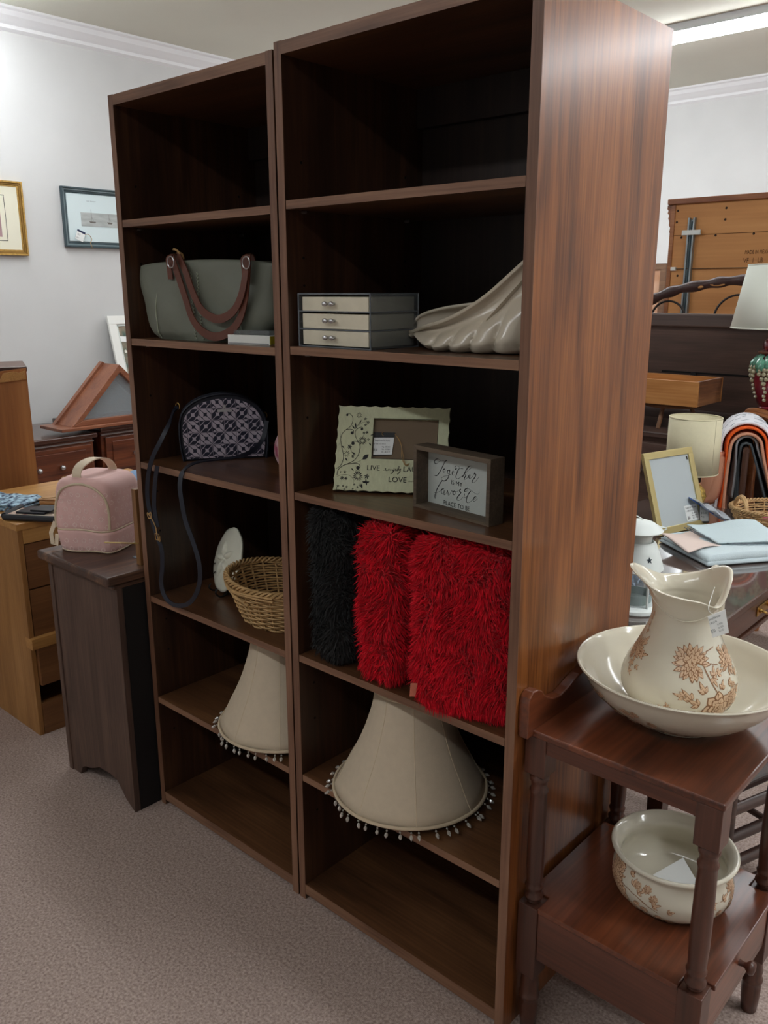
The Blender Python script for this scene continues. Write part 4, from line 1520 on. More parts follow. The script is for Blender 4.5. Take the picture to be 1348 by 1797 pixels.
wr([[(565, 738), (590, 735), (598, 722), (588, 716), (596, 738), (612, 740), (622, 722), (618, 742), (634, 722), (640, 742), (648, 722), (654, 742), (664, 722), (672, 742), (682, 738)],
    [(686, 715), (672, 760), (648, 778), (660, 755), (690, 735), (702, 722), (696, 740), (708, 738), (732, 695), (738, 704), (715, 742), (728, 738), (738, 722), (736, 742), (756, 722), (735, 770), (716, 778), (745, 750), (758, 748)],
    [(835, 862), (850, 850), (856, 862), (868, 850), (872, 862), (884, 850), (890, 862)]], 5 * s_, tx, fcrop, fp)
build(tx, 'printed_text', m_ink, t)

# price tag hanging in the window
tg = thing('price_tag', 'black price tag with white label hanging in the pale green frame', 'price tag', tuple(F3(wx0 + .01, wy0 + .02, .014)))
q0, q1, q2, q3 = fcrop(452, 578), fcrop(655, 568), fcrop(690, 326), fcrop(462, 320)
build(M().slab([q0, q1, q2, q3], fo, fe, fu, fn_, .0045, .0058), 'card', m_tagback, tg)
l0, l1, l2, l3 = fcrop(455, 565), fcrop(655, 562), fcrop(682, 380), fcrop(462, 380)
build(M().slab([l0, l1, l2, l3], fo, fe, fu, fn_, .0058, .0062), 'label', m_paper, tg)
def F3t(p): return F3(p[0], p[1], .0066)
tx = text_mesh([('e! Laugh Love Pic Frame', 25 * s_, F3t(fcrop(456, 416)), .72), ('10 1000 213 108 12', 20 * s_, F3t(fcrop(458, 452)), .8), ('Aug - $8.10.15', 22 * s_, F3t(fcrop(548, 486)), .68),
                ('Nov - $7.38.27', 22 * s_, F3t(fcrop(546, 512)), .68), ('Dec - $6.12.30', 22 * s_, F3t(fcrop(542, 540)), .68), ('$9.00', 42 * s_, F3t(fcrop(450, 526)), .5)], fe, fu)
build(tx, 'printed_text', m_ink, tg)
w = M()
w.tube(catmull([F3(*fcrop(568, 362), .0068), F3(*fcrop(550, 345), .008), F3(*fcrop(556, 326), .007), F3(*fcrop(575, 318), .006)], 4), .0007, 5)
w.tube(catmull([F3(*fcrop(690, 345), .007), F3(*fcrop(735, 400), .010), F3(*fcrop(765, 480), .012), F3(*fcrop(765, 580), .013), F3(*fcrop(785, 650), .0145), F3(*fcrop(815, 690), .015), F3(*fcrop(850, 665), .015), F3(*fcrop(820, 680), .016), F3(*fcrop(800, 655), .016), F3(*fcrop(775, 540), .013), F3(*fcrop(755, 450), .011), F3(*fcrop(700, 350), .008)], 4), .0008, 5)
build(w, 'string', m_string, tg, smooth=True)

# ---- box sign
m_sgw = wood('weathered sign wood', (66, 56, 46), (88, 74, 60), (112, 96, 78), 'X', .7, scale=1.5, figure=.3)
m_sgp = mat('sign face', (186, 192, 186), .6, noise=.02, nscale=10)
so = V(.320, .084, ZR[2])
se = unit(V(.224, -.030, 0))
sn = V(se[1], -se[0], 0)     # to viewer
SW_, SH_, SD_, sf = .226, .138, .042, .010
t = thing('box_sign', 'small wooden box sign reading Together is my favorite place to be', 'sign', tuple(so + se * SW_ / 2 - sn * SD_ / 2), math.atan2(se[1], se[0]))
Z_ = V(0, 0, 1)
w = M()
O = [(0, 0), (SW_, 0), (SW_, SH_), (0, SH_)]
I = [(sf, .007), (SW_ - sf, .007), (SW_ - sf, SH_ - sf), (sf, SH_ - sf)]
for i in range(4):
    build(M().slab([O[i], O[(i + 1) % 4], I[(i + 1) % 4], I[i]], so, se, Z_, -sn, 0, SD_), 'frame_side', m_sgw, t, bevel=.0006)
build(M().slab(I, so, se, Z_, -sn, SD_ - .006, SD_ - .002), 'sign_face', m_sgp, t)
face_d = -(SD_ - .0064)
def spx(a, b):
    u, v = 735 + a * 135 / 1348, 790 + b * 135 / 1348
    p = unproj_plane(so + sn * face_d, sn, u, v) - so
    return (p @ se, p[2])
sp = lambda a, b, l: so + se * a + Z_ * b + sn * (face_d + l)
k_ = abs(spx(700, 500)[0] - spx(600, 500)[0]) / 100
kv_ = abs(spx(600, 600)[1] - spx(600, 500)[1]) / 100
tx = M()
wr([[(370, 180), (345, 155), (305, 160), (275, 195), (285, 230), (320, 232), (350, 205), (400, 180), (460, 195)],
    [(500, 175), (460, 200), (430, 260), (390, 340), (350, 410), (310, 445), (275, 440)],
    [(455, 325), (428, 345), (432, 380), (458, 375), (462, 345), (445, 328), (470, 345)],
    [(535, 345), (505, 360), (500, 400), (525, 408), (545, 370), (540, 350), (530, 430), (505, 500), (460, 535), (410, 530), (400, 490), (440, 460), (520, 440), (560, 420)],
    [(585, 415), (612, 395), (612, 368), (592, 375), (585, 420), (605, 440), (640, 425)],
    [(720, 300), (665, 275), (635, 290), (645, 335), (672, 320)],
    [(740, 315), (780, 330), (720, 320), (690, 350), (665, 410), (650, 470), (670, 500), (710, 490), (760, 450)],
    [(760, 460), (820, 400), (880, 340), (930, 300), (920, 275), (875, 290), (830, 350), (790, 430), (765, 470)],
    [(770, 470), (800, 430), (825, 440), (800, 490), (795, 520), (830, 500), (870, 470)],
    [(870, 475), (905, 450), (900, 430), (878, 445), (880, 485), (910, 490), (945, 460)],
    [(945, 460), (985, 385), (975, 415), (1000, 425), (985, 470), (945, 530), (935, 565), (965, 570), (1010, 530), (1050, 475)],
    # favorite
    [(420, 560), (435, 535), (410, 535), (370, 590), (330, 660), (300, 740), (280, 810), (290, 850), (300, 800), (310, 750)],
    [(275, 745), (320, 740), (370, 720), (395, 690), (430, 675)],
    [(440, 675), (405, 690), (395, 740), (420, 760), (450, 700), (440, 770), (465, 775), (500, 720)],
    [(500, 700), (510, 740), (520, 795), (550, 760), (575, 710), (590, 730)],
    [(625, 715), (600, 735), (605, 775), (635, 775), (645, 735), (625, 715), (660, 735)],
    [(660, 735), (700, 705), (735, 685), (715, 720), (740, 740), (705, 790), (670, 840), (680, 880), (730, 870), (775, 820)],
    [(800, 760), (795, 810), (800, 830), (840, 815)], [(818, 700), (826, 712)],
    [(860, 665), (820, 680), (800, 715), (830, 730), (850, 700), (830, 670), (880, 680), (940, 720), (1000, 765), (1050, 765), (1058, 735)],
    [(910, 715), (870, 770), (840, 840), (835, 900), (865, 920), (910, 900), (950, 860)],
    [(950, 870), (1000, 840), (1005, 815), (975, 825), (950, 870), (975, 895), (1030, 850)]], 8.5 * k_, tx, spx, sp)
def word(s, a, b, h, xs):
    p = spx(a, b)
    text_mesh([(s, h * kv_, sp(p[0], p[1], .0003), ('fit', xs * k_))], se, Z_, into=tx)
word('IS MY', 562, 592, 105, 205)
word('PLACE TO BE', 432, 948, 112, 468)
build(tx, 'lettering', m_ink, t)

# ---- fur pillows
m_red = mat('red fur', (214, 16, 38), .85, noise=.25, nscale=40, sheen=.15, spec=.2)
m_redb = mat('red fur base', (150, 8, 22), .9)
m_bfur = mat('black fur', (26, 26, 26), .7, noise=.5, nscale=14, spec=.4, sheen=.1)
m_bfurb = mat('black fur base', (12, 12, 12), .9)


def fur_pillow(c, ex, ey, hx, hy, hz, label, mt, mb, n, L, seed, dens_side=None, swirl=1.0, name='fur_pillow', wr_=.0013):
    """c centre; half sizes hx (thickness dir ex), hy (ey), hz up"""
    r = np.random.default_rng(seed)
    t = thing(name, label, 'pillow', (c[0], c[1], c[2] - hz))
    C_ = V(*c)
    H = V(hx, hy, hz)
    p = 8.0
    def surf(d):
        q = (np.abs(d) ** p).sum(-1, keepdims=True) ** (1 / p)
        s = d / q
        # pillow: thickness shrinks towards the rim
        rim = np.clip(np.maximum(np.abs(s[:, 1]), np.abs(s[:, 2])), 0, 1)
        s = s.copy()
        s[:, 0] *= 1 - .28 * rim ** 6
        return s * H
    # base
    w = M()
    def g(u, v):
        a, b = pi * (u * .998 + .001), 2 * pi * v
        d = np.array([[math.sin(a) * math.cos(b), math.sin(a) * math.sin(b), math.cos(a)]])
        s = surf(d)[0]
        return C_ + ex * s[0] + ey * s[1] + V(0, 0, s[2])
    w.grid(g, 24, 36, cv=True)
    build(w, 'cushion', mb, t, smooth=True, angle=90)
    d = r.normal(size=(n, 3))
    # sample evenly on a box direction
    d = r.random((n, 3)) * 2 - 1
    area = np.array([hy * hz, hx * hz, hx * hy])
    ax = r.choice(3, size=n, p=area / area.sum())
    d[np.arange(n), ax] = np.sign(r.random(n) - .5)
    s = surf(d)
    nrm = np.sign(s) * (np.abs(s / H) ** 4) / H
    nrm /= np.linalg.norm(nrm, axis=1, keepdims=True)
    B = np.stack([ex, ey, V(0, 0, 1)])
    P = C_ + s @ B
    Nw = nrm @ B
    # keep those which face the viewer's half
    to = CAM - P
    keep = (Nw * to).sum(1) > -.35 * np.linalg.norm(to, axis=1)
    P, Nw = P[keep], Nw[keep]
    k = len(P)
    ph = np.sin(P @ V(23, 17, 19) * swirl) + np.sin(P @ V(-31, 11, 27) * swirl + 1.3)
    sw = np.stack([np.cos(ph * 2.2), np.sin(ph * 1.7), np.sin(ph * 2.5) - .5], 1)
    dirn = Nw * .75 + sw * .55 + r.normal(size=(k, 3)) * .28
    dirn[:, 2] -= .15
    dirn /= np.linalg.norm(dirn, axis=1, keepdims=True)
    Ls = L * (.6 + .6 * r.random((k, 1)))
    side = np.cross(dirn, r.normal(size=(k, 3)))
    side /= np.linalg.norm(side, axis=1, keepdims=True)
    wd = wr_ * (.7 + .7 * r.random((k, 1)))
    mid = P + dirn * Ls * .55
    bend = dirn.copy()
    bend[:, 2] -= .45
    bend += r.normal(size=(k, 3)) * .15
    bend /= np.linalg.norm(bend, axis=1, keepdims=True)
    tip = mid + bend * Ls * .5
    V_ = np.stack([P - side * wd, P + side * wd, mid + side * wd * .8, mid - side * wd * .8, tip], 1).reshape(-1, 3)
    V_[:, 0] = np.clip(V_[:, 0], TH + .001, .6589 - TH - .001)      # the hairs press against the case
    ins_ = V_[:, 1] > 0
    V_[ins_, 2] = np.clip(V_[ins_, 2], ZR[3] + .0005, ZR[2] - .0185)
    # second blade turned a quarter for body
    w = M()
    w.v = V_.tolist()
    F = []
    for i in range(k):
        F.append((5 * i, 5 * i + 1, 5 * i + 2, 5 * i + 3))
        F.append((5 * i + 3, 5 * i + 2, 5 * i + 4))
    w.f = F
    w.mi = [0] * len(F)
    o = build(w, 'fur', mt, t, smooth=False)
    o['kind'] = 'stuff'
    return t


zc_ = ZR[3]
X_, Y_ = V(1, 0, 0), V(0, 1, 0)
fur_pillow((.115, .205, zc_ + .200), X_, Y_, .058, .205, .194, 'black fur pillow standing at the left end of the pillow shelf', m_bfur, m_bfurb, 26000, .022, 1, swirl=.8)
fur_pillow((.262, .185, zc_ + .195), unit(V(1, .1, 0)), unit(V(-.1, 1, 0)), .056, .185, .190, 'red fur pillow squeezed between the black pillow and the wider red pillow', m_red, m_redb, 26000, .026, 2)
rp = fur_pillow((.480, .140, zc_ + .196), unit(V(.95, .30, 0)), unit(V(-.30, .95, 0)), .122, .140, .192, 'wide red fur pillow filling the right end of the pillow shelf', m_red, m_redb, 46000, .026, 3)
build(M().slab([(0, 0), (.013, -.003), (.018, .026), (.002, .030)], unproj('y', -.06, 719, 1222), unit(V(.3, .9, 0)), Z_, V(1, 0, 0), 0, .0012), 'sewn_label', mat('red label', (206, 120, 96), .6), rp, label='pale red sewn label')

# ================================================================== washstand, bowls and pitcher
mah = wood('mahogany', (64, 31, 19), (100, 52, 31), (128, 70, 43), 'Y', .28, coat=.4, scale=.9)
mahX = wood('mahogany rails', (60, 32, 22), (90, 50, 35), (112, 64, 46), 'X', .35, coat=.25)
mahZ = wood('mahogany legs', (50, 29, 22), (78, 46, 34), (100, 60, 45), 'Z', .35, coat=.25)
t = thing('washstand', 'reddish mahogany washstand with turned legs standing against the tall bookcase side', 'washstand', (.865, .24, 0))
WX0, WX1, WY0, WY1 = .665, 1.067, .03, .455
ZT, ZS = .736, .33
build(M().box(WX0, WX1, WY0, WY1, ZT - .014, ZT), 'top', mah, t, bevel=.004, segs=3)
# back gallery along the bookcase side
gal = [(.010, .724), (.010, .800), (.014, .812), (.026, .822), (.045, .820), (.060, .812), (.068, .802), (.082, .790), (.104, .780), (.137, .775), (.165, .782), (.190, .790), (.210, .796),
       (.235, .799), (.25, .799), (.29, .799), (.33, .796), (.36, .785), (.40, .775), (.42, .785), (.43, .80), (.455, .80), (.455, .724)]
build(M().prism(gal, 'x', .6595, .683), 'back_gallery', mah, t, bevel=.003, segs=3)
legs = ((.688, .056), (1.040, .056), (1.040, .43), (.688, .43))
def turned(cx, cy, z0, z1, r, n=28):
    h = z1 - z0
    P = [(0, .0), (.8, 0), (.8, .02), (1.05, .03), (1.1, .05), (.85, .07), (.9, .09), (1.0, .11), (1.05, .125), (.86, .14), (.93, .16), (1.02, .30), (1.04, .5), (1.0, .72), (.94, .84), (1.05, .855), (1.05, .87), (.88, .885), (.9, .93), (1.08, .945), (1.08, .97), (.85, .985), (.85, 1), (0, 1)]
    return M().lathe([(a * r, z0 + b * h) for a, b in P], (cx, cy), n)
for (cx, cy) in legs:
    L_ = build(turned(cx, cy, ZS - .002, .636, .0185), 'leg', mahZ, t, smooth=True, angle=50)
    b = .0235
    w = M().box(cx - b, cx + b, cy - b, cy + b, .636, ZT - .014)
    build(w, 'upper_block', mahZ, L_, bevel=.002)
    build(M().box(cx - b, cx + b, cy - b, cy + b, .148, ZS - .004), 'lower_block', mahZ, L_, bevel=.002)
    P = [(0, 0), (.7, 0), (.8, .01), (.95, .25), (1.0, .45), (.92, .52), (1.08, .55), (1.08, .6), (.9, .63), (1.0, .75), (.85, .9), (.85, 1.0), (0, 1)]
    build(M().lathe([(a * .021, b_ * .148) for a, b_ in P], (cx, cy), 24), 'foot', mahZ, L_, smooth=True, angle=50)
A = .0235
for yy in (.046, .44):
    build(M().box(.688 + A, 1.040 - A, yy - .009, yy + .009, .690, ZT - .014), 'top_rail', mahX, t, bevel=.001)
    build(M().box(.688 + A, 1.040 - A, yy - .009, yy + .009, .200, ZS - .012), 'side_apron', mahX, t, bevel=.001)
for xx in (.678,):
    build(M().box(xx - .009, xx + .009, .056 + A, .43 - A, .690, ZT - .014), 'top_rail', mah, t, bevel=.001)
    build(M().box(xx - .009, xx + .009, .056 + A, .43 - A, .200, ZS - .012), 'back_apron', mah, t, bevel=.001)
build(M().box(1.035, 1.05, .056 + A, .43 - A, .705, ZT - .014), 'top_rail', mah, t, bevel=.001)
sh = [(.668, .056 + A), (.668, .43 - A), (.688 + A, .43 - A), (.688 + A, .452), (1.040 - A, .452), (1.040 - A, .43 - A), (1.070, .43 - A), (1.070, .056 + A), (1.040 - A, .056 + A), (1.040 - A, .034), (.688 + A, .034), (.688 + A, .056 + A)]
build(M().prism(sh, 'z', ZS - .013, ZS), 'lower_shelf', mah, t, bevel=.002)
d = build(M().box(1.042, 1.0605, .056 + A + .002, .43 - A - .002, .218, ZS - .016), 'drawer', mah, t, bevel=.0015)
build(M().box(.72, 1.042, .09, .40, .225, .235).box(.72, 1.042, .09, .098, .235, .30).box(.72, 1.042, .392, .40, .235, .30).box(.72, .728, .098, .392, .235, .30), 'drawer_box', mahX, d)
k = M().lathe([(0, 0), (.007, 0), (.0055, .008), (.0065, .013), (.013, .019), (.015, .024), (.012, .030), (0, .033)], (0, 0), 20)
k.v = [(1.0605 + z, .243 + y, .267 + x) for (x, y, z) in k.v]
build(k, 'knob', mahZ, d, smooth=True, angle=60)
build(M().box(1.044, 1.0595, .056 + A, .43 - A, .200, .216), 'lower_rail', mah, t, bevel=.001)

# transferware
m_iron = mat('ivory ironstone', (214, 207, 188), .12, coat=.5, noise=.015, nscale=5)
m_t1 = mat('sepia transfer light', (212, 180, 148), .3)
m_t2 = mat('sepia transfer dark', (148, 106, 74), .3)


class Deco:
    """floral transfer print laid over a turned surface: surf(theta, z) -> xyz; drawn in metres round (theta0, z0)"""
    def __init__(s, surf, rad):
        s.surf, s.rad, s.m = surf, rad, M()
    def put(s, th0, z0):
        def arc(b):
            z, s_, st = z0, 0.0, .0015 * (1 if b >= 0 else -1)
            while s_ < abs(b):
                s_ += math.hypot(st, s.rad(z + st) - s.rad(z))
                z += st
            return z
        memo = {}
        def f(a, b, l):
            kb = round(b, 4)
            if kb not in memo: memo[kb] = arc(kb)
            z = memo[kb]
            th = th0 + a / max(.02, s.rad(z))
            p = s.surf(th, z)
            n = V(math.cos(th), math.sin(th), 0)
            q = s.surf(th, z + .002) - s.surf(th, z - .002)
            tt = V(-math.sin(th), math.cos(th), 0)
            n = unit(np.cross(tt, q))
            if n @ V(math.cos(th), math.sin(th), 0) < 0: n = -n
            return p + n * (.0006 + l)
        s.f = f
    def petal(s, x, y, an, L, w, lift=0.0):
        P = petal_pts(x, y, an, L, w, 8, .8)
        cx, cy = x + L / 2 * math.cos(an), y + L / 2 * math.sin(an)
        n = len(P)
        o = [s.f(a, b, lift) for a, b in P]
        i_ = [s.f(cx + (a - cx) * .74 + .0004, cy + (b - cy) * .74 + .0004, lift + .00015) for a, b in P]
        s.m.add(o, [tuple(range(n))], 1)
        s.m.add(i_, [tuple(range(n))], 0)
        v = stroke
        stroke(s.m, [(x + L * .15 * math.cos(an), y + L * .15 * math.sin(an)), (x + L * .6 * math.cos(an + .1), y + L * .6 * math.sin(an + .1))], .0007, s.f, 1, 2, lift + .0003)
    def stem(s, pts, w=.0014):
        stroke(s.m, pts, w, s.f, 1, 5, .0001)
    def mum(s, x, y, R, up=pi / 2):
        r = np.random.default_rng(int(abs(x * 1e4) + 7))
        for ring, (n, f0, L) in enumerate(((17, .50, .56), (13, .28, .52), (9, .10, .45), (5, 0, .3))):
            for k in range(n):
                an = up + (k / n - .5) * 2 * pi * .93 + ring * .2
                s.petal(x + f0 * R * math.cos(an), y + f0 * R * math.sin(an), an + r.normal() * .12, R * L * (1 + r.normal() * .1), R * .27, ring * .00035)
    def rose(s, x, y, R):
        for ring, (n, f0, L, w) in enumerate(((8, .42, .58, .62), (7, .20, .5, .5), (5, .05, .4, .42), (3, 0, .25, .3))):
            for k in range(n):
                an = 2 * pi * k / n + ring * .4
                s.petal(x + f0 * R * math.cos(an), y + f0 * R * math.sin(an), an, R * L, R * w, ring * .00035)
    def leaf(s, x, y, an, L):
        for d_, l_ in ((0, 1), (.75, .62), (-.75, .62)):
            s.petal(x, y, an + d_, L * l_, L * .34, 0)
    def bud(s, x, y, an, L):
        for d_ in (-.3, 0, .3): s.petal(x, y, an + d_, L, L * .32, .0002 if d_ == 0 else 0)
    def done(s, par, name='floral_print'):
        return build(s.m, name, [m_t1, m_t2], par)


def prof_rad(P):
    P = sorted(P, key=lambda q: q[1])
    zs = [b for a, b in P]
    rs = [a for a, b in P]
    return lambda z: float(np.interp(z, zs, rs))


CAMA = math.radians(-68.6)

def offs(P, d, zmin):
    out = []
    for i in range(len(P)):
        a, b = P[max(i - 1, 0)], P[min(i + 1, len(P) - 1)]
        tx_, tz_ = b[0] - a[0], b[1] - a[1]
        n_ = math.hypot(tx_, tz_)
        q = (P[i][0] - tz_ / n_ * d, P[i][1] + tx_ / n_ * d)
        if P[i][1] > zmin: out.append(q)
    return out


# basin
bc = (.8755, .277)
bz = ZT + .0005
BP = [(.085, 0), (.090, .006), (.092, .010), (.118, .020), (.150, .040), (.176, .064), (.193, .088), (.203, .106), (.209, .114)]
BP = [(q[0], q[1]) for q in smooth_tab(BP, 3)]
t = thing('wash_basin', 'wide cream ironstone wash basin with brown flowers on the washstand top', 'basin', (bc[0], bc[1], bz))
inner = offs(BP, .0055, .012)
prof = [(0, .006), (.078, .006), (.080, 0)] + BP + [(.2105, .1165), (.209, .119), (.205, .118)] + inner[::-1] + [(.07, .013), (0, .012)]
build(M().lathe([(a, bz + b) for a, b in prof], bc, 96), 'bowl', m_iron, t, smooth=True, angle=60)
rb = prof_rad([(a, bz + b) for a, b in BP])
D = Deco(lambda th, z: V(bc[0] + rb(z) * math.cos(th), bc[1] + rb(z) * math.sin(th), z), rb)
# outside, to the left of the middle as seen
D.put(CAMA - math.radians(44), bz + .062)
D.stem([(-.05, .02), (-.02, -.005), (.02, -.01), (.06, -.02), (.10, -.035)])
D.mum(-.055, .0, .034, 2.4)
D.rose(-.01, -.022, .022)
for (x, y, an, L) in ((.03, .0, 1.2, .022), (.05, .0, 1.9, .02), (.02, -.03, -1.2, .024), (.075, -.02, 1.0, .02), (.09, -.035, -.8, .02), (.055, -.03, -1.6, .018), (-.02, .02, 1.5, .02), (.11, -.04, 0, .018)):
    D.leaf(x, y, an, L)
for (x, y) in ((.038, .012), (.06, .014), (.085, -.005)): D.rose(x, y, .009)
D.put(CAMA - math.radians(14), bz + .016)
for k in range(6): D.leaf(-.03 + k * .012, .002 * (k % 2), .3 + k, .010)
D.done(t)

# pitcher
pc_ = (.868, .279)
pz = bz + .0125
t = thing('wash_pitcher', 'cream ironstone pitcher with brown chrysanthemums standing in the wash basin', 'pitcher', (pc_[0], pc_[1], pz))
PP = smooth_tab([(.058, 0), (.064, .006), (.078, .016), (.100, .034), (.1125, .056), (.1140, .078), (.108, .102), (.096, .128), (.082, .155), (.070, .182), (.0635, .205), (.0622, .222), (.065, .240)], 4)
SPA = math.radians(21.4 + 180)         # towards image left : spout
def fold(th, s):
    """rim outline factors (radius gain, height gain) for angle th"""
    a = (th - SPA + pi) % (2 * pi) - pi      # 0 at the spout, pi at the handle
    sp_ = math.exp(-(a / .50) ** 2)
    ba = math.exp(-((((a + 2.70 + pi) % (2 * pi)) - pi) / .85) ** 2)
    side_ = math.exp(-((abs(a) - 1.9) / .55) ** 2)
    pinch = math.exp(-((a - 2.45) / .38) ** 2)         # the crease beside the handle on the near side
    return .036 * sp_ + .008 * ba + .002 * side_ + .004 * pinch, .034 * sp_ + .038 * ba - .004 * side_ - .022 * pinch
def psurf(th, f):
    """f 0..1 up the neck part"""
    g, hgt = fold(th, f)
    k = f ** 1.7
    return .065 + (.010 + g) * k, .240 + (.028 + hgt) * f
rows = [(a, b, None) for a, b in PP]
NT = 96
w = M()
vs = []
R_ = []
for a, b in PP: R_.append([(a, b)] * NT)
for f in np.linspace(.12, 1, 12):
    R_.append([psurf(2 * pi * j / NT, f) for j in range(NT)])
outer_n = len(R_)
# rolled rim then inside
R_.append([(psurf(2 * pi * j / NT, 1)[0] + .001, psurf(2 * pi * j / NT, 1)[1] + .003) for j in range(NT)])
R_.append([(psurf(2 * pi * j / NT, 1)[0] - .003, psurf(2 * pi * j / NT, 1)[1] + .0045) for j in range(NT)])
for f in np.linspace(1, .12, 10):
    R_.append([(psurf(2 * pi * j / NT, f)[0] - .0065, psurf(2 * pi * j / NT, f)[1]) for j in range(NT)])
for a, b in PP[::-1][:-3]: R_.append([(a - .006, b + .001)] * NT)
for row in R_:
    for j in range(NT):
        th = 2 * pi * j / NT
        vs.append((pc_[0] + row[j][0] * math.cos(th), pc_[1] + row[j][0] * math.sin(th), pz + row[j][1]))
fs = [(i * NT + j, i * NT + (j + 1) % NT, (i + 1) * NT + (j + 1) % NT, (i + 1) * NT + j) for i in range(len(R_) - 1) for j in range(NT)]
fs.append(tuple(range(NT))[::-1])
fs.append(tuple((len(R_) - 1) * NT + j for j in range(NT)))
w.add(vs, fs)
build(w, 'body', m_iron, t, smooth=True, angle=75)
# raised line under the collar
w = M().tube([(pc_[0] + (.0665 + .003 * math.cos(2 * a)) * math.cos(a), pc_[1] + (.0665 + .003 * math.cos(2 * a)) * math.sin(a), pz + .236 - .016 * math.cos(2 * (a - CAMA))) for a in np.linspace(0, 2 * pi, 60)[:-1]], .0014, 6, closed=True)
build(w, 'collar_line', m_iron, t, smooth=True)
# handle towards the back right
HA = SPA + pi + .95
hd = V(math.cos(HA), math.sin(HA), 0)
C0 = V(pc_[0], pc_[1], pz)
hp = [C0 + hd * .078 + Z_ * .285, C0 + hd * .092 + Z_ * .290, C0 + hd * .108 + Z_ * .272, C0 + hd * .116 + Z_ * .235, C0 + hd * .118 + Z_ * .195, C0 + hd * .114 + Z_ * .155, C0 + hd * .100 + Z_ * .125]
build(M().tube(catmull(hp, 6), [.0085] * 37, 12), 'handle', m_iron, t, smooth=True)
rp_ = prof_rad([(a, pz + b) for a, b in PP])
D = Deco(lambda th, z: V(pc_[0] + rp_(z) * math.cos(th), pc_[1] + rp_(z) * math.sin(th), z), rp_)
D.put(CAMA + math.radians(14), pz + .145)
D.mum(.0, .0, .036, pi * .9)
D.stem([(.030, .0), (.045, -.004), (.055, -.006)], .0016)
D.put(CAMA + math.radians(42), pz + .12)
D.stem([(.01, .055), (-.012, .045), (-.020, .02), (-.012, -.01), (0, -.035)], .0024)
D.mum(.045, .022, .030, 1.2)
for (x, y, an, L) in ((-.008, -.0, -1.2, .022), (-.004, .0, 1.4, .022), (.004, .005, .2, .02), (.02, .045, .8, .014), (.03, -.015, -.4, .02), (.045, -.02, -1.5, .02), (.06, -.01, .5, .02)):
    D.leaf(x, y, an, L)
D.put(CAMA + math.radians(36), pz + .062)
D.rose(.012, -.004, .036)
D.rose(.05, .010, .020)
for (x, y, an, L) in ((-.018, .030, 1.9, .026), (-.030, .006, 2.6, .026), (-.045, .016, 2.2, .028), (-.058, .022, 2.9, .022), (-.030, -.018, -2.2, .026), (.05, -.02, -.6, .024), (.02, .034, 1.2, .02), (.065, .02, .4, .02), (-.01, -.036, -2.0, .026), (.02, -.042, -1.0, .024)):
    D.leaf(x, y, an, L)
D.stem([(-.02, -.002), (-.045, -.006), (-.07, -.016), (-.08, -.03)], .0014)
D.bud(-.084, -.028, -1.6, .026)
for (x, y, an) in ((-.078, -.012, 2.0), (-.092, -.014, 2.8), (-.088, -.004, 1.9), (-.10, -.006, 3.1)): D.leaf(x, y, an, .013)
# left edge spray
D.put(CAMA - math.radians(60), pz + .135)
for (x, y, an, L) in ((0, .022, 1.2, .022), (.008, .0, .3, .022), (-.006, -.018, -1.4, .022), (.0, -.035, -1.0, .016), (.012, -.022, -.6, .014), (-.012, .004, 2.8, .022)):
    D.leaf(x, y, an, L)
D.mum(-.014, .005, .026, 2)
D.put(CAMA - math.radians(66), pz + .20)
for k in range(4): D.leaf(0, .012 - k * .010, 1 + k * 1.2, .012)
# collar spray near the tag
D.put(CAMA + math.radians(62), pz + .205)
for (x, y, an) in ((0, 0, .5), (.006, .006, 1.5), (-.006, .008, 2.2), (.0, -.008, -1.2)): D.petal(x, y, an, .016, .010)
D.done(t)
# its price tag
tg = thing('price_tag', 'white price tag tied to the handle of the cream pitcher', 'price tag', tuple(unproj_plane((.918, .195, .95), -FW, 1260, 1095)))
tp = unproj_plane((.925, .190, .95), -FW, 1260, 1095)
def tagpt(a, b):      # crop [1235,1060,1285,1120] 1348 wide
    return unproj_plane(tp, (.62, -.78, .05), 1235 + a * 50 / 1348, 1060 + b * 50 / 1348)
q = [tagpt(190, 600), tagpt(1025, 250), tagpt(1195, 1350), tagpt(425, 1600)]
nn = unit(V(.62, -.78, .05))
w = M().add([p - nn * .0006 for p in q] + [p + nn * .0006 for p in q], [(0, 1, 2, 3), (7, 6, 5, 4), (0, 4, 5, 1), (1, 5, 6, 2), (2, 6, 7, 3), (3, 7, 4, 0)])
build(w, 'card', m_paper, tg)
ex_ = unit(q[1] - q[0])
ey_ = unit(np.cross(nn, ex_))
L1 = np.linalg.norm(q[1] - q[0])
sc = L1 / 905
def T(a, b): return tagpt(a, b) + nn * .001
tx = text_mesh([('Bowl and Pitcher w. Stand', 165 * sc, T(265, 790), .33), ('1 1000 213 108', 140 * sc, T(290, 980), .42), ('$150', 260 * sc, T(375, 1390), .42), ('Jul - $135.00', 140 * sc, T(660, 1010), .36), ('Aug - $120.0', 140 * sc, T(700, 1160), .36), ('Sep - $105.0', 140 * sc, T(740, 1320), .36)], ex_, ey_)
build(tx, 'printed_text', mat('grey print', (70, 84, 80), .8), tg)
build(hank([q[0] + (q[1] - q[0]) * .3, q[0] + V(0, 0, .02), C0 + hd * .100 + Z_ * .262, C0 + hd * .118 + Z_ * .245], .0006), 'string', m_paper, tg)

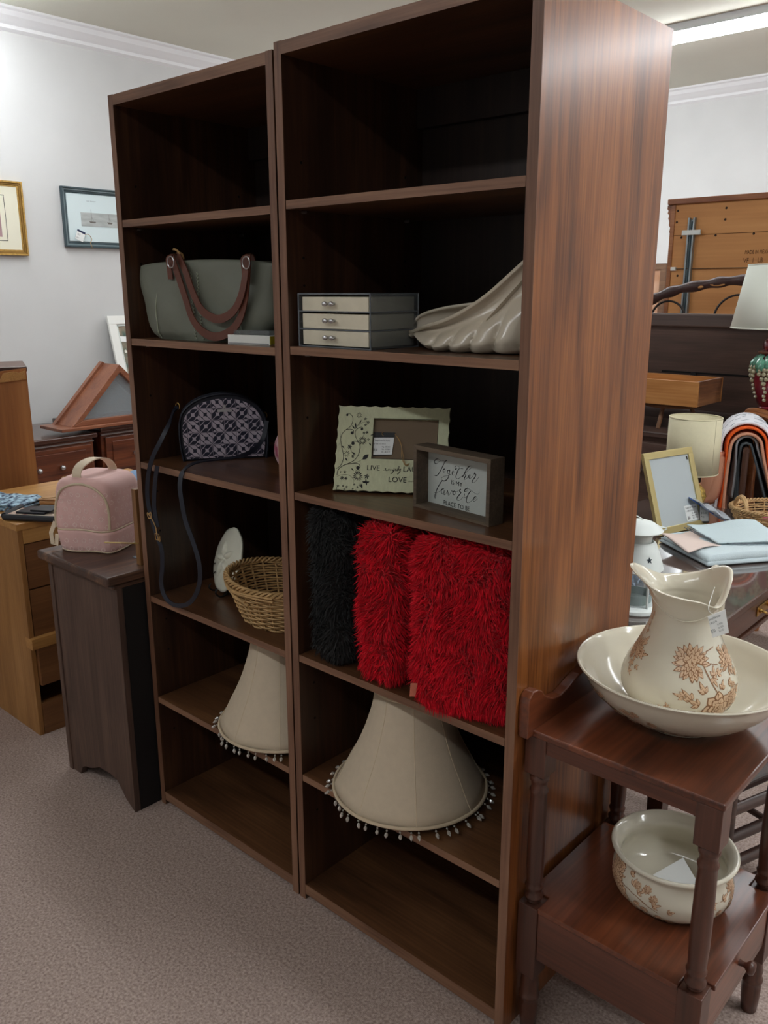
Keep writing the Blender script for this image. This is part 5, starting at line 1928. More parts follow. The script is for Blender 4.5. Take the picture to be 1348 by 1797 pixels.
# chamber pot
cc = (.900, .262)
cz = ZS + .0005
CP = smooth_tab([(.086, 0), (.098, .008), (.116, .026), (.1235, .048), (.122, .068), (.114, .088), (.112, .098), (.118, .108), (.127, .114)], 4)
t = thing('chamber_pot', 'round cream chamber pot with brown flowers on the washstand lower shelf', 'pot', (cc[0], cc[1], cz))
inn = offs(CP, .0055, .012)
prof = [(0, .004), (.08, .004), (.082, 0)] + CP + [(.1295, .117), (.1295, .1205), (.127, .123), (.1225, .1225), (.117, .117), (.110, .108)] + inn[::-1][2:] + [(.07, .010), (0, .009)]
build(M().lathe([(a, cz + b) for a, b in prof], cc, 80), 'bowl', m_iron, t, smooth=True, angle=60)
rc = prof_rad([(a, cz + b) for a, b in CP])
D = Deco(lambda th, z: V(cc[0] + rc(z) * math.cos(th), cc[1] + rc(z) * math.sin(th), z), rc)
D.put(CAMA - math.radians(48), cz + .052)
D.mum(-.036, .012, .034, 2.2); D.rose(-.012, -.016, .026)
for (x, y, an, L) in ((.02, .02, 1.3, .02), (.035, .012, .6, .02), (.05, .02, 1.8, .018), (.03, -.008, -.8, .022), (.05, -.012, -1.3, .02), (.07, .0, .4, .02), (.075, -.02, -1, .018), (.0, -.034, -1.2, .018), (-.03, -.03, -2, .02), (.04, -.036, -.2, .016), (.06, -.038, .3, .014)):
    D.leaf(x, y, an, L)
D.stem([(-.02, .01), (.02, .006), (.05, .0), (.08, -.01)])
for (x, y) in ((.03, .026), (.052, .028), (.07, .014)): D.rose(x, y, .010)
for (x, y, an, L) in ((-.06, .03, 2.2, .02), (-.02, .034, 1.4, .02), (.008, .036, 1.0, .018), (.012, -.046, -1.0, .018), (.09, -.03, -.5, .016), (.10, -.004, .3, .016), (-.05, -.012, 3.0, .02), (.034, -.055, -.6, .015), (.066, -.058, .2, .014)): D.leaf(x, y, an, L)
D.rose(.022, -.030, .013); D.rose(.088, -.048, .010)
D.put(CAMA + math.radians(50), cz + .060)
D.stem([(-.05, -.01), (-.02, .008), (.01, .006), (.04, .016), (.07, .01)])
for (x, y, an, L) in ((-.02, .008, 1.5, .018), (-.02, .008, -1, .018), (.01, .006, .5, .02), (.02, -.03, -1, .018), (-.04, -.028, 2, .018)): D.leaf(x, y, an, L)
D.rose(.045, -.022, .022); D.mum(.05, .015, .022, .5); D.rose(.0, -.018, .009)
D.done(t)
# paper notes inside
t = build(M().add([(cc[0] - .045, cc[1] + .01, cz + .020), (cc[0] + .01, cc[1] - .03, cz + .013), (cc[0] + .05, cc[1] + .03, cz + .03), (cc[0] - .005, cc[1] + .07, cz + .05)], [(0, 1, 2, 3)]), 'paper_note', m_paper, solid=.0006, loc=(cc[0], cc[1], cz + .02))
tag(t, 'crumpled white paper note lying inside the chamber pot', 'paper')

# ================================================================== the desk behind
dsk = wood('desk walnut', (52, 30, 20), (76, 44, 30), (98, 58, 40), 'Y', .35, coat=.3)
m_glass_top = mat('smoked glass top', (86, 72, 66), .035, coat=1.0, spec=.9, noise=.03, nscale=3)
t = thing('writing_desk', 'dark walnut desk with glass top and brass pulls behind the washstand', 'desk', (.42, 1.3, 0))
DX0, DX1, DY0, DY1, DZ = .02, .765, .56, 1.98, .76
build(M().box(DX0 + .01, DX1 - .008, DY0 + .01, DY1 - .01, .725, .752), 'top', dsk, t, bevel=.004)
build(M().box(DX0, DX1, DY0, DY1, .752, DZ), 'glass_top', m_glass_top, t, bevel=.002)
build(M().box(DX0 + .03, DX1 - .035, DY0 + .03, DY1 - .03, .64, .725), 'apron', dsk, t, bevel=.002)
for (cx, cy) in ((DX0 + .05, DY0 + .05), (DX1 - .05, DY0 + .05), (DX0 + .05, DY1 - .05), (DX1 - .05, DY1 - .05)):
    w = M()
    b0, b1 = .026, .016
    w.add([(cx - b0, cy - b0, .64), (cx + b0, cy - b0, .64), (cx + b0, cy + b0, .64), (cx - b0, cy + b0, .64), (cx - b1, cy - b1, 0), (cx + b1, cy - b1, 0), (cx + b1, cy + b1, 0), (cx - b1, cy + b1, 0)],
          [(0, 1, 2, 3), (7, 6, 5, 4), (0, 4, 5, 1), (1, 5, 6, 2), (2, 6, 7, 3), (3, 7, 4, 0)])
    build(w, 'leg', dsk, t, bevel=.002)
for (a, b) in ((.62, 1.28), (1.30, 1.92)):
    d = build(M().box(DX1 - .04, DX1 - .016, a, b, .655, .720), 'drawer', dsk, t, bevel=.002)
    yc = 1.165 if a < 1 else (a + b) / 2
    w = M()
    w.box(DX1 - .016, DX1 - .012, yc - .05, yc + .05, .675, .705)
    build(w, 'pull_plate', m_brass, d, bevel=.002)
    w = M().tube(catmull([(DX1 - .012, yc - .035, .692), (DX1 + .004, yc - .035, .690), (DX1 + .008, yc, .676), (DX1 + .004, yc + .035, .690), (DX1 - .012, yc + .035, .692)], 4), .0035, 8)
    w.ball((DX1 - .009, yc - .035, .692), .007, 10)
    w.ball((DX1 - .009, yc + .035, .692), .007, 10)
    build(w, 'bail_handle', m_brass, d, smooth=True)
build(M().box(DX1 - .05, DX1 - .018, DY0 + .02, DY1 - .02, .628, .640), 'lower_moulding', dsk, t, bevel=.003)

# lantern
m_lan = mat('white enamelled metal', (226, 232, 228), .4)
t = thing('candle_lantern', 'white metal candle lantern with star cutout, between bookcase and pitcher', 'lantern', (.545, .745, DZ))
lc = (.545, .745)
z = DZ
build(M().lathe([(0, z), (.075, z), (.078, z + .004), (.076, z + .012), (.066, z + .018), (0, z + .018)], lc, 32), 'base', m_lan, t, smooth=True, angle=40)
build(M().lathe([(.040, z + .018), (.045, z + .022), (.046, z + .045), (.043, z + .045), (.042, z + .024), (0, z + .024)], lc, 28), 'candle_cup', mat('grey green cup', (150, 166, 156), .4), t, smooth=True, angle=40)
for k in range(4):
    a = pi / 4 + k * pi / 2 + .2
    build(M().tube([(lc[0] + .064 * math.cos(a), lc[1] + .064 * math.sin(a), z + .016), (lc[0] + .060 * math.cos(a), lc[1] + .060 * math.sin(a), z + .118)], .0035, 8), 'post', m_lan, t)
build(M().lathe([(.058, z + .018), (.056, z + .116)], lc, 40), 'glass_chimney', mat('lantern glass', (200, 214, 224), .05, alpha=.28, spec=.8), t, smooth=True)
build(M().lathe([(.067, z + .112), (.070, z + .116), (.066, z + .128), (.056, z + .160), (.046, z + .184), (.040, z + .188), (.040, z + .184), (.063, z + .114)], lc, 40), 'roof', m_lan, t, smooth=True, angle=40)
build(M().lathe([(.034, z + .186), (.036, z + .205), (.058, z + .214), (.062, z + .218), (.052, z + .228), (.036, z + .238), (.020, z + .243), (0, z + .244)], lc, 40), 'cap', m_lan, t, smooth=True, angle=40)
w = M()
pts = [V(lc[0], lc[1], z + .225) + V(.743, .669, 0) * a + V(0, 0, 1) * b for a, b in ((-.06, -.006), (-.068, .012), (-.045, .034), (-.01, .03), (.03, .005), (.072, -.004), (.06, -.012))]
w.tube(catmull(pts, 4), .0018, 6)
build(w, 'wire_handle', m_lan, t, smooth=True)
w = M()
dn = unit(V(CAM[0] - lc[0], CAM[1] - lc[1], 0))
a_ = math.atan2(dn[1], dn[0]) + .55
zc2 = z + .150
star = []
for k in range(10):
    r = .0095 if k % 2 == 0 else .004
    q = pi / 2 + k * pi / 5
    star.append((r * math.cos(q), r * math.sin(q)))
def stp(a, b, l):
    zz = zc2 + b
    rr = .056 + (z + .160 - zz) * .30 + .0012
    th = a_ + a / rr
    return V(lc[0] + rr * math.cos(th), lc[1] + rr * math.sin(th), zz)
poly(w, star, stp)
build(w, 'star_cutout', mat('dark star', (40, 52, 60), .8), t)
# foil strips seen through the lantern
m_foil = mat('crinkled foil', (170, 190, 214), .18, metal=.9, bump=.9, bscale=60, noise=.3, nscale=50)
heap('foil_packet', 'crinkled silver blue foil packet behind the white lantern', 'packet', (.40, .93, DZ), .075, .07, .12, m_foil, 8, amp=.35, fx=5)

# gold photo frame
m_gf = mat('brushed gold frame', (206, 188, 132), .35, metal=.45)
BLp = V(.297, 1.423, DZ + .002)
ge = unit(V(.068, .248, 0))
gn0 = V(ge[1], -ge[0], 0)
gu = unit(V(0, 0, .275) - gn0 * .097)
gn = unit(np.cross(ge, gu))
if gn[0] < 0: gn = -gn
GW, GH, gb = .257, .290, .024
t = thing('photo_frame', 'empty brushed gold photo frame leaning back on the glass desk top', 'photo frame', tuple(BLp + ge * GW / 2), math.atan2(ge[1], ge[0]))
for (a, b, c_, d_) in ((0, GW, 0, gb), (0, GW, GH - gb, GH), (0, gb, gb, GH - gb), (GW - gb, GW, gb, GH - gb)):
    build(M().slab([(a, c_), (b, c_), (b, d_), (a, d_)], BLp, ge, gu, gn, 0, .014), 'frame_bar', m_gf, t, bevel=.001)
build(M().slab([(gb, gb), (GW - gb, gb), (GW - gb, GH - gb), (gb, GH - gb)], BLp, ge, gu, gn, .004, .008), 'glass_and_insert', mat('pale grey insert', (186, 194, 196), .08, coat=.6), t)
w = M().slab([(.08, .01), (.18, .01), (.16, .17), (.10, .17)], BLp - gn * .004, ge, unit(gu + gn * -.62), gn, -.004, -.001)
build(w, 'easel_back', mat('brown card back', (112, 84, 62), .8), t)
build(M().slab([(GW - gb - .010, gb + .222), (GW - gb - .004, gb + .222), (GW - gb - .004, gb + .234), (GW - gb - .012, gb + .234)], BLp, ge, gu, gn, .0082, .0084), 'printed_mark', m_ink, t)
sx0, sy0, sw_, sh_ = GW - gb - .070, gb + .004, .066, .056
build(M().slab([(sx0, sy0), (sx0 + sw_, sy0 - .0), (sx0 + sw_ - .002, sy0 + sh_), (sx0 - .002, sy0 + sh_)], BLp, ge, gu, gn, .0082, .0090), 'price_sticker', m_paper, t)
G3 = lambda a, b: BLp + ge * a + gu * b + gn * .0095
tx = text_mesh([('Gold 5x7 Frame', .0095, G3(sx0 + .002, sy0 + .044), .9), ('1 1000 213 10', .008, G3(sx0 + .002, sy0 + .033), .85), ('$6', .017, G3(sx0 + .004, sy0 + .006), .8),
                ('Jul - $5.40', .0075, G3(sx0 + .030, sy0 + .024), .85), ('Aug - $4.80', .0075, G3(sx0 + .030, sy0 + .015), .85), ('Sep - $4.20', .0075, G3(sx0 + .030, sy0 + .006), .85)], ge, gu)
build(tx, 'printed_text', m_ink, t)

# cream table lamp
m_ls = mat('cream linen drum shade', (216, 208, 176), .85, bump=.1, bscale=500, noise=.02, nscale=80)
t = thing('table_lamp', 'small table lamp with cream drum shade and gold mosaic base on the desk', 'lamp', (.250, 1.795, DZ))
lc = (.250, 1.795)
build(M().lathe([(.095, .925), (.0935, 1.132)], lc, 64), 'lamp_shade', m_ls, t, smooth=True, solid=.002)
for rr_, zz_ in ((.0935, 1.132), (.095, .925)):
    build(M().tube([(lc[0] + rr_ * math.cos(a), lc[1] + rr_ * math.sin(a), zz_) for a in np.linspace(0, 2 * pi, 65)[:-1]], .0022, 6, closed=True), 'shade_trim', m_ls, t, smooth=True)
a = math.radians(-20)
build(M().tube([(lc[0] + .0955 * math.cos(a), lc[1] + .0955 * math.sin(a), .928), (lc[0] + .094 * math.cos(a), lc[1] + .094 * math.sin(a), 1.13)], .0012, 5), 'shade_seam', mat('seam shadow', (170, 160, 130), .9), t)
m_mos = mat('gold mosaic', (214, 180, 96), .2, metal=.5, noise=.5, nscale=130, bump=.8, bscale=220, detail=1)
build(M().lathe([(0, .7605), (.045, .7605), (.05, .768), (.03, .776), (.036, .79), (.056, .812), (.062, .835), (.056, .858), (.036, .880), (.018, .892), (.014, .90), (0, .90)], lc, 32), 'base', m_mos, t, smooth=True, angle=50)
build(M().tube([(lc[0], lc[1], .895), (lc[0], lc[1], 1.10)], .006, 10), 'stem', m_brass, t)
build(M().ball((lc[0], lc[1], .99), (.028, .028, .04), 16), 'bulb', m_white, t, smooth=True)
# its tags
t = thing('price_tag', 'white price tag on dark card hanging under the drum shaded lamp', 'price tag', (.41, 1.70, .80))
p = unproj_plane((.40, 1.70, .85), -FW, 1236, 900)
e1, e2 = RT, unit(V(0, 0, 1) - FW * -.05)
build(M().obox(p, RT, UP, -FW, .0155, .030, .0008), 'card', m_paper, t)
build(M().obox(p + FW * .0012, RT, UP, -FW, .018, .036, .0008), 'backing', m_tagback, t)
tx = text_mesh([('Lamp', .011, p - RT * .012 + UP * .012 - FW * .0015, .8), ('$15.00', .011, p - RT * .012 - UP * .004 - FW * .0015, .7), ('Aug', .009, p - RT * .012 - UP * .016 - FW * .0015, .8)], RT, UP)
build(tx, 'printed_text', mat('faint print', (120, 130, 124), .8), t)

# folded towels on the desk
m_tw = mat('pale blue white cotton', (206, 220, 224), .95, bump=.25, bscale=250, noise=.02, nscale=12)
m_tw2 = mat('pale aqua cotton', (202, 218, 222), .95, bump=.2, bscale=250)
m_tw3 = mat('pale peach cotton', (226, 206, 196), .95, bump=.2, bscale=250)
m_tw4 = mat('grey edging', (110, 118, 124), .9)
t = thing('folded_towels', 'folded pale blue cloths with peach border lying on the glass desk top', 'cloth', (.545, 1.43, DZ), math.radians(55))
def sheet(fx, name, mt, th=.006, nu=30, nv=24):
    w = M().grid(lambda u, v: V(*fx(u, v)), nu, nv)
    return build(w, name, mt, t, smooth=True, local=True, solid=th, offset=0)
def base_sheet(u, v):
    x, y = (u - .5) * .34, (v - .5) * .28
    z = .014 + .004 * math.sin(x * 19 + 1) * math.cos(y * 14)
    e = max(abs(u - .5), abs(v - .5)) * 2
    z *= 1 - .9 * max(0, e - .90) / .10
    return x, y, z + .004
sheet(base_sheet, 'lower_cloth', m_tw, .008)
def base2(u, v):
    x, y = (u - .5) * .33, (v - .5) * .27 + .004
    e = max(abs(u - .5), abs(v - .5)) * 2
    return x, y, (.028 + .004 * math.sin(x * 15 + 2)) * (1 - .5 * max(0, e - .92) / .08)
sheet(base2, 'middle_cloth', m_tw, .010)
def up1(u, v):
    x, y = -.07 + (u - .5) * .26, .03 + (v - .5) * .16 + .05 * (u - .5)
    return x, y, .036 + .006 * v + .006 * math.sin(x * 30 + y * 20)
sheet(up1, 'peach_border', m_tw3, .004)
def up2(u, v):
    x, y = .045 + (u - .5) * .24, .030 + (v - .5) * .18 - .03 * (u - .5)
    return x, y, .044 + .014 * v + .008 * math.sin(x * 22 - 1) * (v) + .012 * max(0, v - .7)
sheet(up2, 'aqua_cloth', m_tw2, .004)
for k in range(3):
    w = M().tube(catmull([(-.10 + k * .012, .11, .056), (-.09 + k * .012, .04, .050 - k * .001), (-.06 + k * .016, -.03, .045), (-.02 + k * .02, -.06, .042 - k * .001), (.08, -.07, .041), (.16, -.07, .041)], 5), .0016, 5)
    build(w, 'edging', m_tw4, t, local=True)

# ladder back chair beyond the washstand
chw = wood('chair dark wood', (40, 28, 24), (60, 42, 36), (92, 66, 56), 'X', .4, coat=.2)
t = thing('ladder_back_chair', 'dark wooden slatted chair seen beyond the washstand right legs', 'chair', (.965, .71, 0), math.radians(72))
for (x, y, zt_) in ((-.20, -.02, .62), (.20, -.02, .62), (-.20, .36, .44), (.20, .36, .44)):
    build(M().tube([(x, y, 0), (x, y, zt_)], .017, 14), 'leg', chw, t, smooth=True, local=True)
for zz in (.19, .265, .34, .415, .56):
    build(M().tube([(-.19, -.02, zz), (-.05, -.028, zz + .004), (.05, -.028, zz + .004), (.19, -.02, zz)], .0135, 12), 'slat', chw, t, smooth=True, local=True)
build(M().box(-.215, .215, .0, .38, .43, .452), 'seat', chw, t, bevel=.006, local=True)
for zz in (.16,):
    build(M().tube([(-.20, -.02, zz), (-.20, .36, zz)], .010, 10), 'stretcher', chw, t, smooth=True, local=True)
    build(M().tube([(.20, -.02, zz), (.20, .36, zz)], .010, 10), 'stretcher', chw, t, smooth=True, local=True)

# ---- wicker basket of packets
t = thing('wicker_basket', 'shallow natural wicker basket with loop handle full of packets at the right edge', 'basket', (.56, 1.80, DZ))
wicker(t, .560, 1.80, DZ + .001, .075, .150, .115, .115, .085, math.radians(45), 9, 24, .0026, mat('pale wicker', (196, 160, 112), .6, noise=.16, nscale=30), .0)
w = M()
pts = [V(.600, 1.78, DZ) + V(math.cos(math.radians(45)), math.sin(math.radians(45)), 0) * a * .02 + V(-.04, -.04, 0) + V(.70, -.70, 0) * -.0 for a in range(1)]
hpts = []
for k in range(13):
    a = pi * k / 12
    hpts.append(V(.560, 1.80, DZ + .072) + V(.707, -.707, 0) * 0 + V(.707, .707, 0) * (-.125 * 1.0) + V(.707, -.707, 0) * (-.045 * math.cos(a)) + V(0, 0, .045 * math.sin(a)))
w.tube(hpts, .006, 8)
w.tube([p + V(.003, .003, .004) for p in hpts], .005, 8)
build(w, 'loop_handle', mat('pale wicker', (196, 160, 112)), t, smooth=True)
m_bag = mat('clear bag film', (206, 216, 226), .12, alpha=.6, spec=.8, noise=.2, nscale=30)
m_bluec = mat('blue plastic comb', (52, 88, 160), .35)
t = thing('plastic_bag', 'clear plastic bag with blue contents poking out of the basket', 'bag', (.47, 1.66, DZ + .07))
w = M()
pa_, pb_ = unproj('y', 1.64, 1230, 884), unproj('y', 1.74, 1296, 922)
o_ = pa_ + (pb_ - pa_) * .55
bx_ = unit(pb_ - pa_)
by_ = unit(np.cross(V(0, 0, 1), bx_))
w.grid(lambda u, v: o_ + bx_ * (u - .55) * .22 + by_ * (math.cos(2 * pi * v) * .062 * math.sin(pi * min(.98, u * .9 + .08))) + V(0, 0, 1) * (math.sin(2 * pi * v) * .014 * math.sin(pi * min(.97, u * .9 + .06)) + .004 * math.sin(u * 25)), 20, 20, cv=True)
build(w, 'film', m_bag, t, smooth=True)
build(M().ribbon([o_ + bx_ * -.14 + V(0, 0, -.002), o_ + bx_ * -.05 + V(0, 0, -.010), o_ + bx_ * .04 + V(0, 0, -.010), o_ + bx_ * .10 + V(0, 0, -.004)], .022, (0, 0, 1), .004), 'blue_contents', m_bluec, t, smooth=True)
build(M().ribbon([o_ + bx_ * .0 + V(0, 0, .006), o_ + bx_ * .10 + V(0, 0, .004)], .035, (0, 0, 1), .003), 'white_contents', m_paper, t)
t = heap('plastic_packet', 'pink and white plastic packet lying in the basket at the right edge', 'packet', (.60, 1.80, DZ + .035), .075, .06, .05, mat('pink white film', (224, 200, 214), .2, col2=(206, 70, 130), nscale=22, detail=1), 12, amp=.3)

# ================================================================== clothes pile on a chair back behind the desk
def drape(name, label, cat, c, ex, wid, top_z, drop_f, drop_b, thick, mt, seed, spread=.0, amp=.008, rad=.05, sag=0.0, sl=.003):
    """cloth folded over a rail through c along ex; drop_f/drop_b lengths front and back"""
    r = np.random.default_rng(seed)
    ph = r.random(8) * 6.28
    nf = V(ex[1], -ex[0], 0)
    def fn(u, v):
        a = (u - .5) * wid
        L = drop_f + drop_b + pi * rad
        s = v * L
        if s < drop_f: y, z = rad + (1 - s / drop_f) * spread, top_z - rad - (drop_f - s)
        elif s < drop_f + pi * rad:
            q = (s - drop_f) / rad
            y, z = rad * math.cos(q), top_z - rad + rad * math.sin(q)
        else: y, z = -rad, top_z - rad - (s - drop_f - pi * rad)
        d = amp * (math.sin(a * 34 + ph[0] + s * 3) + .5 * math.sin(a * 71 + ph[1]) + .7 * math.sin(s * 12 + a * 9 + ph[2]))
        fade = min(1, max(.3, abs(s - drop_f - pi * rad / 2) / .15))
        z += sag * (4 * (u - .5) ** 2) * -1 + .004 * math.sin(a * 17 + ph[3])
        y += d * fade * (1 if s < drop_f + pi * rad / 2 else -1)
        return V(*c) + ex * a + nf * y + V(0, 0, z - c[2])
    m = M().grid(fn, 40, 50)
    o = build(m, name, mt, smooth=True, angle=80, solid=thick, loc=tuple(c), offset=1)
    return tag(o, label, cat)


# rail direction seen nearly end on : runs away to the right
rx = unit(V(-.36, .93, 0))
cb = (.315, 2.155, .95)
m_wht = mat('white print cotton', (232, 232, 238), .9, bump=.15, bscale=90)
m_org = mat('orange jersey', (232, 92, 24), .85, bump=.1, bscale=90)
m_pch = mat('peach terry', (206, 148, 120), .95, bump=.3, bscale=200)
m_gry = mat('dark grey cloth', (72, 78, 82), .9, bump=.1, bscale=90)
m_lgy = mat('light grey fleece', (150, 150, 154), .95, bump=.3, bscale=120)
chd = wood('side chair wood', (44, 28, 22), (66, 42, 32), (88, 58, 44), 'Z', .4)
t = thing('clothes_stand', 'dark wooden stand buried under the draped clothes behind the desk', 'stand', (cb[0], cb[1], 0), math.atan2(rx[1], rx[0]))
for x in (-.15, .15):
    build(M().tube([(x, 0, .02), (x, 0, .995)], .012, 12), 'post', chd, t, smooth=True, local=True)
    build(M().box(x - .02, x + .02, -.16, .16, 0, .025), 'foot', chd, t, local=True, bevel=.005)
build(M().tube([(-.16, 0, .99), (.16, 0, .99)], .012, 12), 'top_rail', chd, t, smooth=True, local=True)

# nested folds: each next cloth lies over the former
LAY = [('folded_trousers', 'dark grey trousers hanging in the middle of the clothes pile', 'clothes', .015, 1.015, .28, m_gry, .30, .008, 21),
       ('fleece_blanket', 'light grey fleece hanging below the peach towel in the clothes pile', 'cloth', .034, 1.034, .26, m_lgy, .30, .008, 22),
       ('peach_towel', 'peach coloured towel draped in the clothes pile under the orange one', 'towel', .052, 1.052, .38, m_pch, .32, .010, 23),
       ('orange_shirt', 'bright orange shirt draped under the white printed cloth', 'shirt', .070, 1.070, .40, m_org, .31, .008, 24),
       ('printed_blouse', 'white cloth with dark dashes draped on top of the clothes pile', 'cloth', .088, 1.088, .44, m_wht, .30, .010, 25)]
for (nm, lb, ct, rd, tzz, dr, mt_, wd, th_, sd) in LAY:
    o = drape(nm, lb, ct, (cb[0] + rx[0] * (.02 if nm != 'printed_blouse' else .035), cb[1] + rx[1] * (.02 if nm != 'printed_blouse' else .035), cb[2]), rx, wd, tzz, dr, dr * .8, th_, mt_, sd, rad=rd, amp=.004, spread=.10)
    if nm == 'printed_blouse':
        w = M()
        r = np.random.default_rng(9)
        nf = V(rx[1], -rx[0], 0)
        me = o.data
        off = V(*o.location)
        nv = 50
        for k in range(120):
            i, j = int(r.integers(1, 38)), int(r.integers(4, 46))
            p = V(*me.vertices[i * nv + j].co) + off
            a_, b_ = V(*me.vertices[(i + 1) * nv + j].co) + off, V(*me.vertices[i * nv + j + 1].co) + off
            n_ = unit(np.cross(a_ - p, b_ - p))
            ctr = V(cb[0], cb[1], p[2] - .02)
            if n_ @ (p - ctr) < 0: n_ = -n_
            d1 = unit((a_ - p) * (r.random() - .3) + (b_ - p) * 1.2)
            d2 = unit(np.cross(n_, d1))
            L_, W_ = .008 + r.random() * .010, .0014
            q = p + n_ * .0112
            w.add([q - d1 * L_ - d2 * 0, q + d2 * W_, q + d1 * L_, q - d2 * W_], [(0, 1, 2, 3)])
        ROOTM[o.name] = Matrix.Translation(o.location)
        build(w, 'dash_print', mat('dark dashes', (96, 116, 128), .8), o, solid=.0006)
# bundled peach towel ends in front of the pile
t = thing('rolled_towel', 'peach towel bundled in thick rolls just right of the cream lampshade', 'towel', (.37, 2.02, .80))
for pts, r_ in (([(1262, 790), (1252, 820), (1245, 850), (1243, 872)], .036), ([(1268, 800), (1262, 835), (1252, 868), (1236, 880)], .030), ([(1240, 850), (1232, 862), (1226, 872)], .028)):
    P = catmull([unproj('y', 2.03, a, b) for a, b in pts], 5)
    rr = [r_ * (.55 + .45 * math.sin(pi * min(1, .15 + .8 * k / (len(P) - 1)))) for k in range(len(P))]
    build(M().tube(P, rr, 18), 'towel_roll', m_pch, t, smooth=True, angle=80)

# ================================================================== table with the grape lamp
ow = wood('carved orange wood', (120, 70, 36), (150, 92, 50), (178, 116, 68), 'X', .35, coat=.4)
t = thing('carved_side_table', 'tall table with carved orange-brown edge holding the grape lamp', 'table', (.46, 2.52, 0))
TZ = 1.100
build(M().box(.225, .80, 2.40, 2.76, TZ - .03, TZ - .012), 'top', ow, t, bevel=.006)
w = M()
edge = catmull([V(.225, 2.395, TZ - .055), V(.230, 2.39, TZ - .014), V(.25, 2.385, TZ - .004), V(.29, 2.385, TZ - .006), V(.34, 2.385, TZ - .020), V(.40, 2.385, TZ - .045)], 5)
w.tube(edge, .012, 10)
w.tube([p + V(0, -.012, -.012) for p in edge], .008, 8)
w.tube([p + V(.01, .0, -.026) for p in edge], .009, 8)
build(w, 'carved_edge', ow, t, smooth=True)
for (a, b) in ((.255, 2.43), (.77, 2.43), (.255, 2.73), (.77, 2.73)):
    build(M().lathe([(0, 0), (.02, 0), (.028, .06), (.018, .12), (.024, .3), (.030, .5), (.022, .8), (.03, .95), (.03, TZ - .03), (0, TZ - .03)], (a, b), 16), 'leg', ow, t, smooth=True)
lc = (.285, 2.52)
m_mar = mat('maroon glaze', (120, 22, 40), .15, coat=.7, noise=.1, nscale=10)
m_grn = mat('green leaf glaze', (92, 150, 126), .25, coat=.5, noise=.25, nscale=60)
m_grp = mat('grape glaze', (158, 150, 120), .25, coat=.5, noise=.2, nscale=60)
m_lsh = mat('white fabric shade', (232, 236, 224), .85, bump=.08, bscale=500)
t = thing('grape_table_lamp', 'maroon lamp with raised grapes and green leaves under a white shade', 'lamp', (lc[0], lc[1], TZ - .012))
z = TZ - .0115
LS_ = .86
P = [(0, 0), (.05, 0), (.056, .012), (.05, .02), (.060, .03), (.078, .08), (.092, .14), (.098, .19), (.094, .23), (.078, .262), (.058, .278), (.052, .286), (.058, .298), (.062, .318), (.056, .340), (.036, .356), (.026, .362), (.03, .37), (.022, .378), (0, .378)]
P = [(a, b * LS_) for a, b in P]
BP_ = smooth_tab(P[3:12], 4)
build(M().lathe([(a, z + b) for a, b in P], lc, 40), 'body', m_mar, t, smooth=True, angle=40)
build(M().lathe([(.058, z + .276 * LS_), (.075, z + .276 * LS_), (.078, z + .284 * LS_), (.07, z + .29 * LS_), (.056, z + .290 * LS_)], lc, 32), 'collar', mat('brown glaze', (96, 44, 30), .3, coat=.4), t, smooth=True)
build(M().tube([(lc[0], lc[1], z + .32), (lc[0], lc[1], z + .56)], .006, 8).lathe([(.02, z + .322), (.016, z + .34), (.01, z + .35)], lc, 16), 'stem', m_brass, t, smooth=True)
rl = prof_rad([(a, z + b) for a, b in P[3:12]])
ca = math.atan2(CAM[1] - lc[1], CAM[0] - lc[0])
rr = np.random.default_rng(2)
def onlamp(th, zz, out=0.0):
    r = rl(zz) + out
    return V(lc[0] + r * math.cos(th), lc[1] + r * math.sin(th), zz)
for (a0, z0_) in ((-1.15, .225), (-.45, .215), (.2, .195), (.9, .22), (1.7, .215), (2.6, .20), (3.6, .22)):
    th0 = ca + a0
    w = M()
    for k in range(9):
        row = int((math.sqrt(8 * k + 1) - 1) / 2)
        nrow = 3 if k < 3 else 3 if k < 6 else 2 if k < 8 else 1
        j = k % 3 if k < 6 else k - 6 if k < 8 else 0
        zz = z + z0_ - .040 - .018 * (0 if k < 3 else 1 if k < 6 else 2 if k < 8 else 3) - rr.random() * .004
        th = th0 + (j - (nrow - 1) / 2) * .19 + rr.normal() * .02
        w.ball(onlamp(th, zz, .003), .0105, 10)
    for k in range(4):
        w.ball(onlamp(th0 + rr.normal() * .03, z + z0_ - .118 - k * .017, .002), .008, 8)
    build(w, 'grape_cluster', m_grp, t, smooth=True)
    for s_ in (-1, 0, 1):
        th, zz = th0 + s_ * .26 + .1, z + z0_ - .005 - abs(s_) * .018
        c_ = onlamp(th, zz, .006)
        tx_ = V(-math.sin(th), math.cos(th), 0)
        an0 = -pi / 2 + s_ * .5
        w = M()
        lf = []
        for k in range(20):
            a = 2 * pi * k / 20
            r = .026 * (1 + .28 * math.cos(5 * (a - an0))) * (1 + .1 * math.cos(10 * a))
            lf.append((r * math.cos(a), r * math.sin(a)))
        vs = [onlamp(th + x / .09, zz + y, .004 + .006 * math.cos(x * 60)) for x, y in lf] + [onlamp(th, zz, .013)]
        w.add(vs, [(k, (k + 1) % 20, 20) for k in range(20)])
        build(w, 'leaf', m_grn, t, smooth=True, solid=.003)
build(M().lathe([(.196, z + .345), (.150, z + .600)], lc, 64), 'lamp_shade', m_lsh, t, smooth=True, solid=.002)
for rr_, zz_ in ((.196, z + .345), (.150, z + .600)):
    build(M().tube([(lc[0] + rr_ * math.cos(a), lc[1] + rr_ * math.sin(a), zz_) for a in np.linspace(0, 2 * pi, 65)[:-1]], .003, 6, closed=True), 'shade_trim', m_lsh, t, smooth=True)

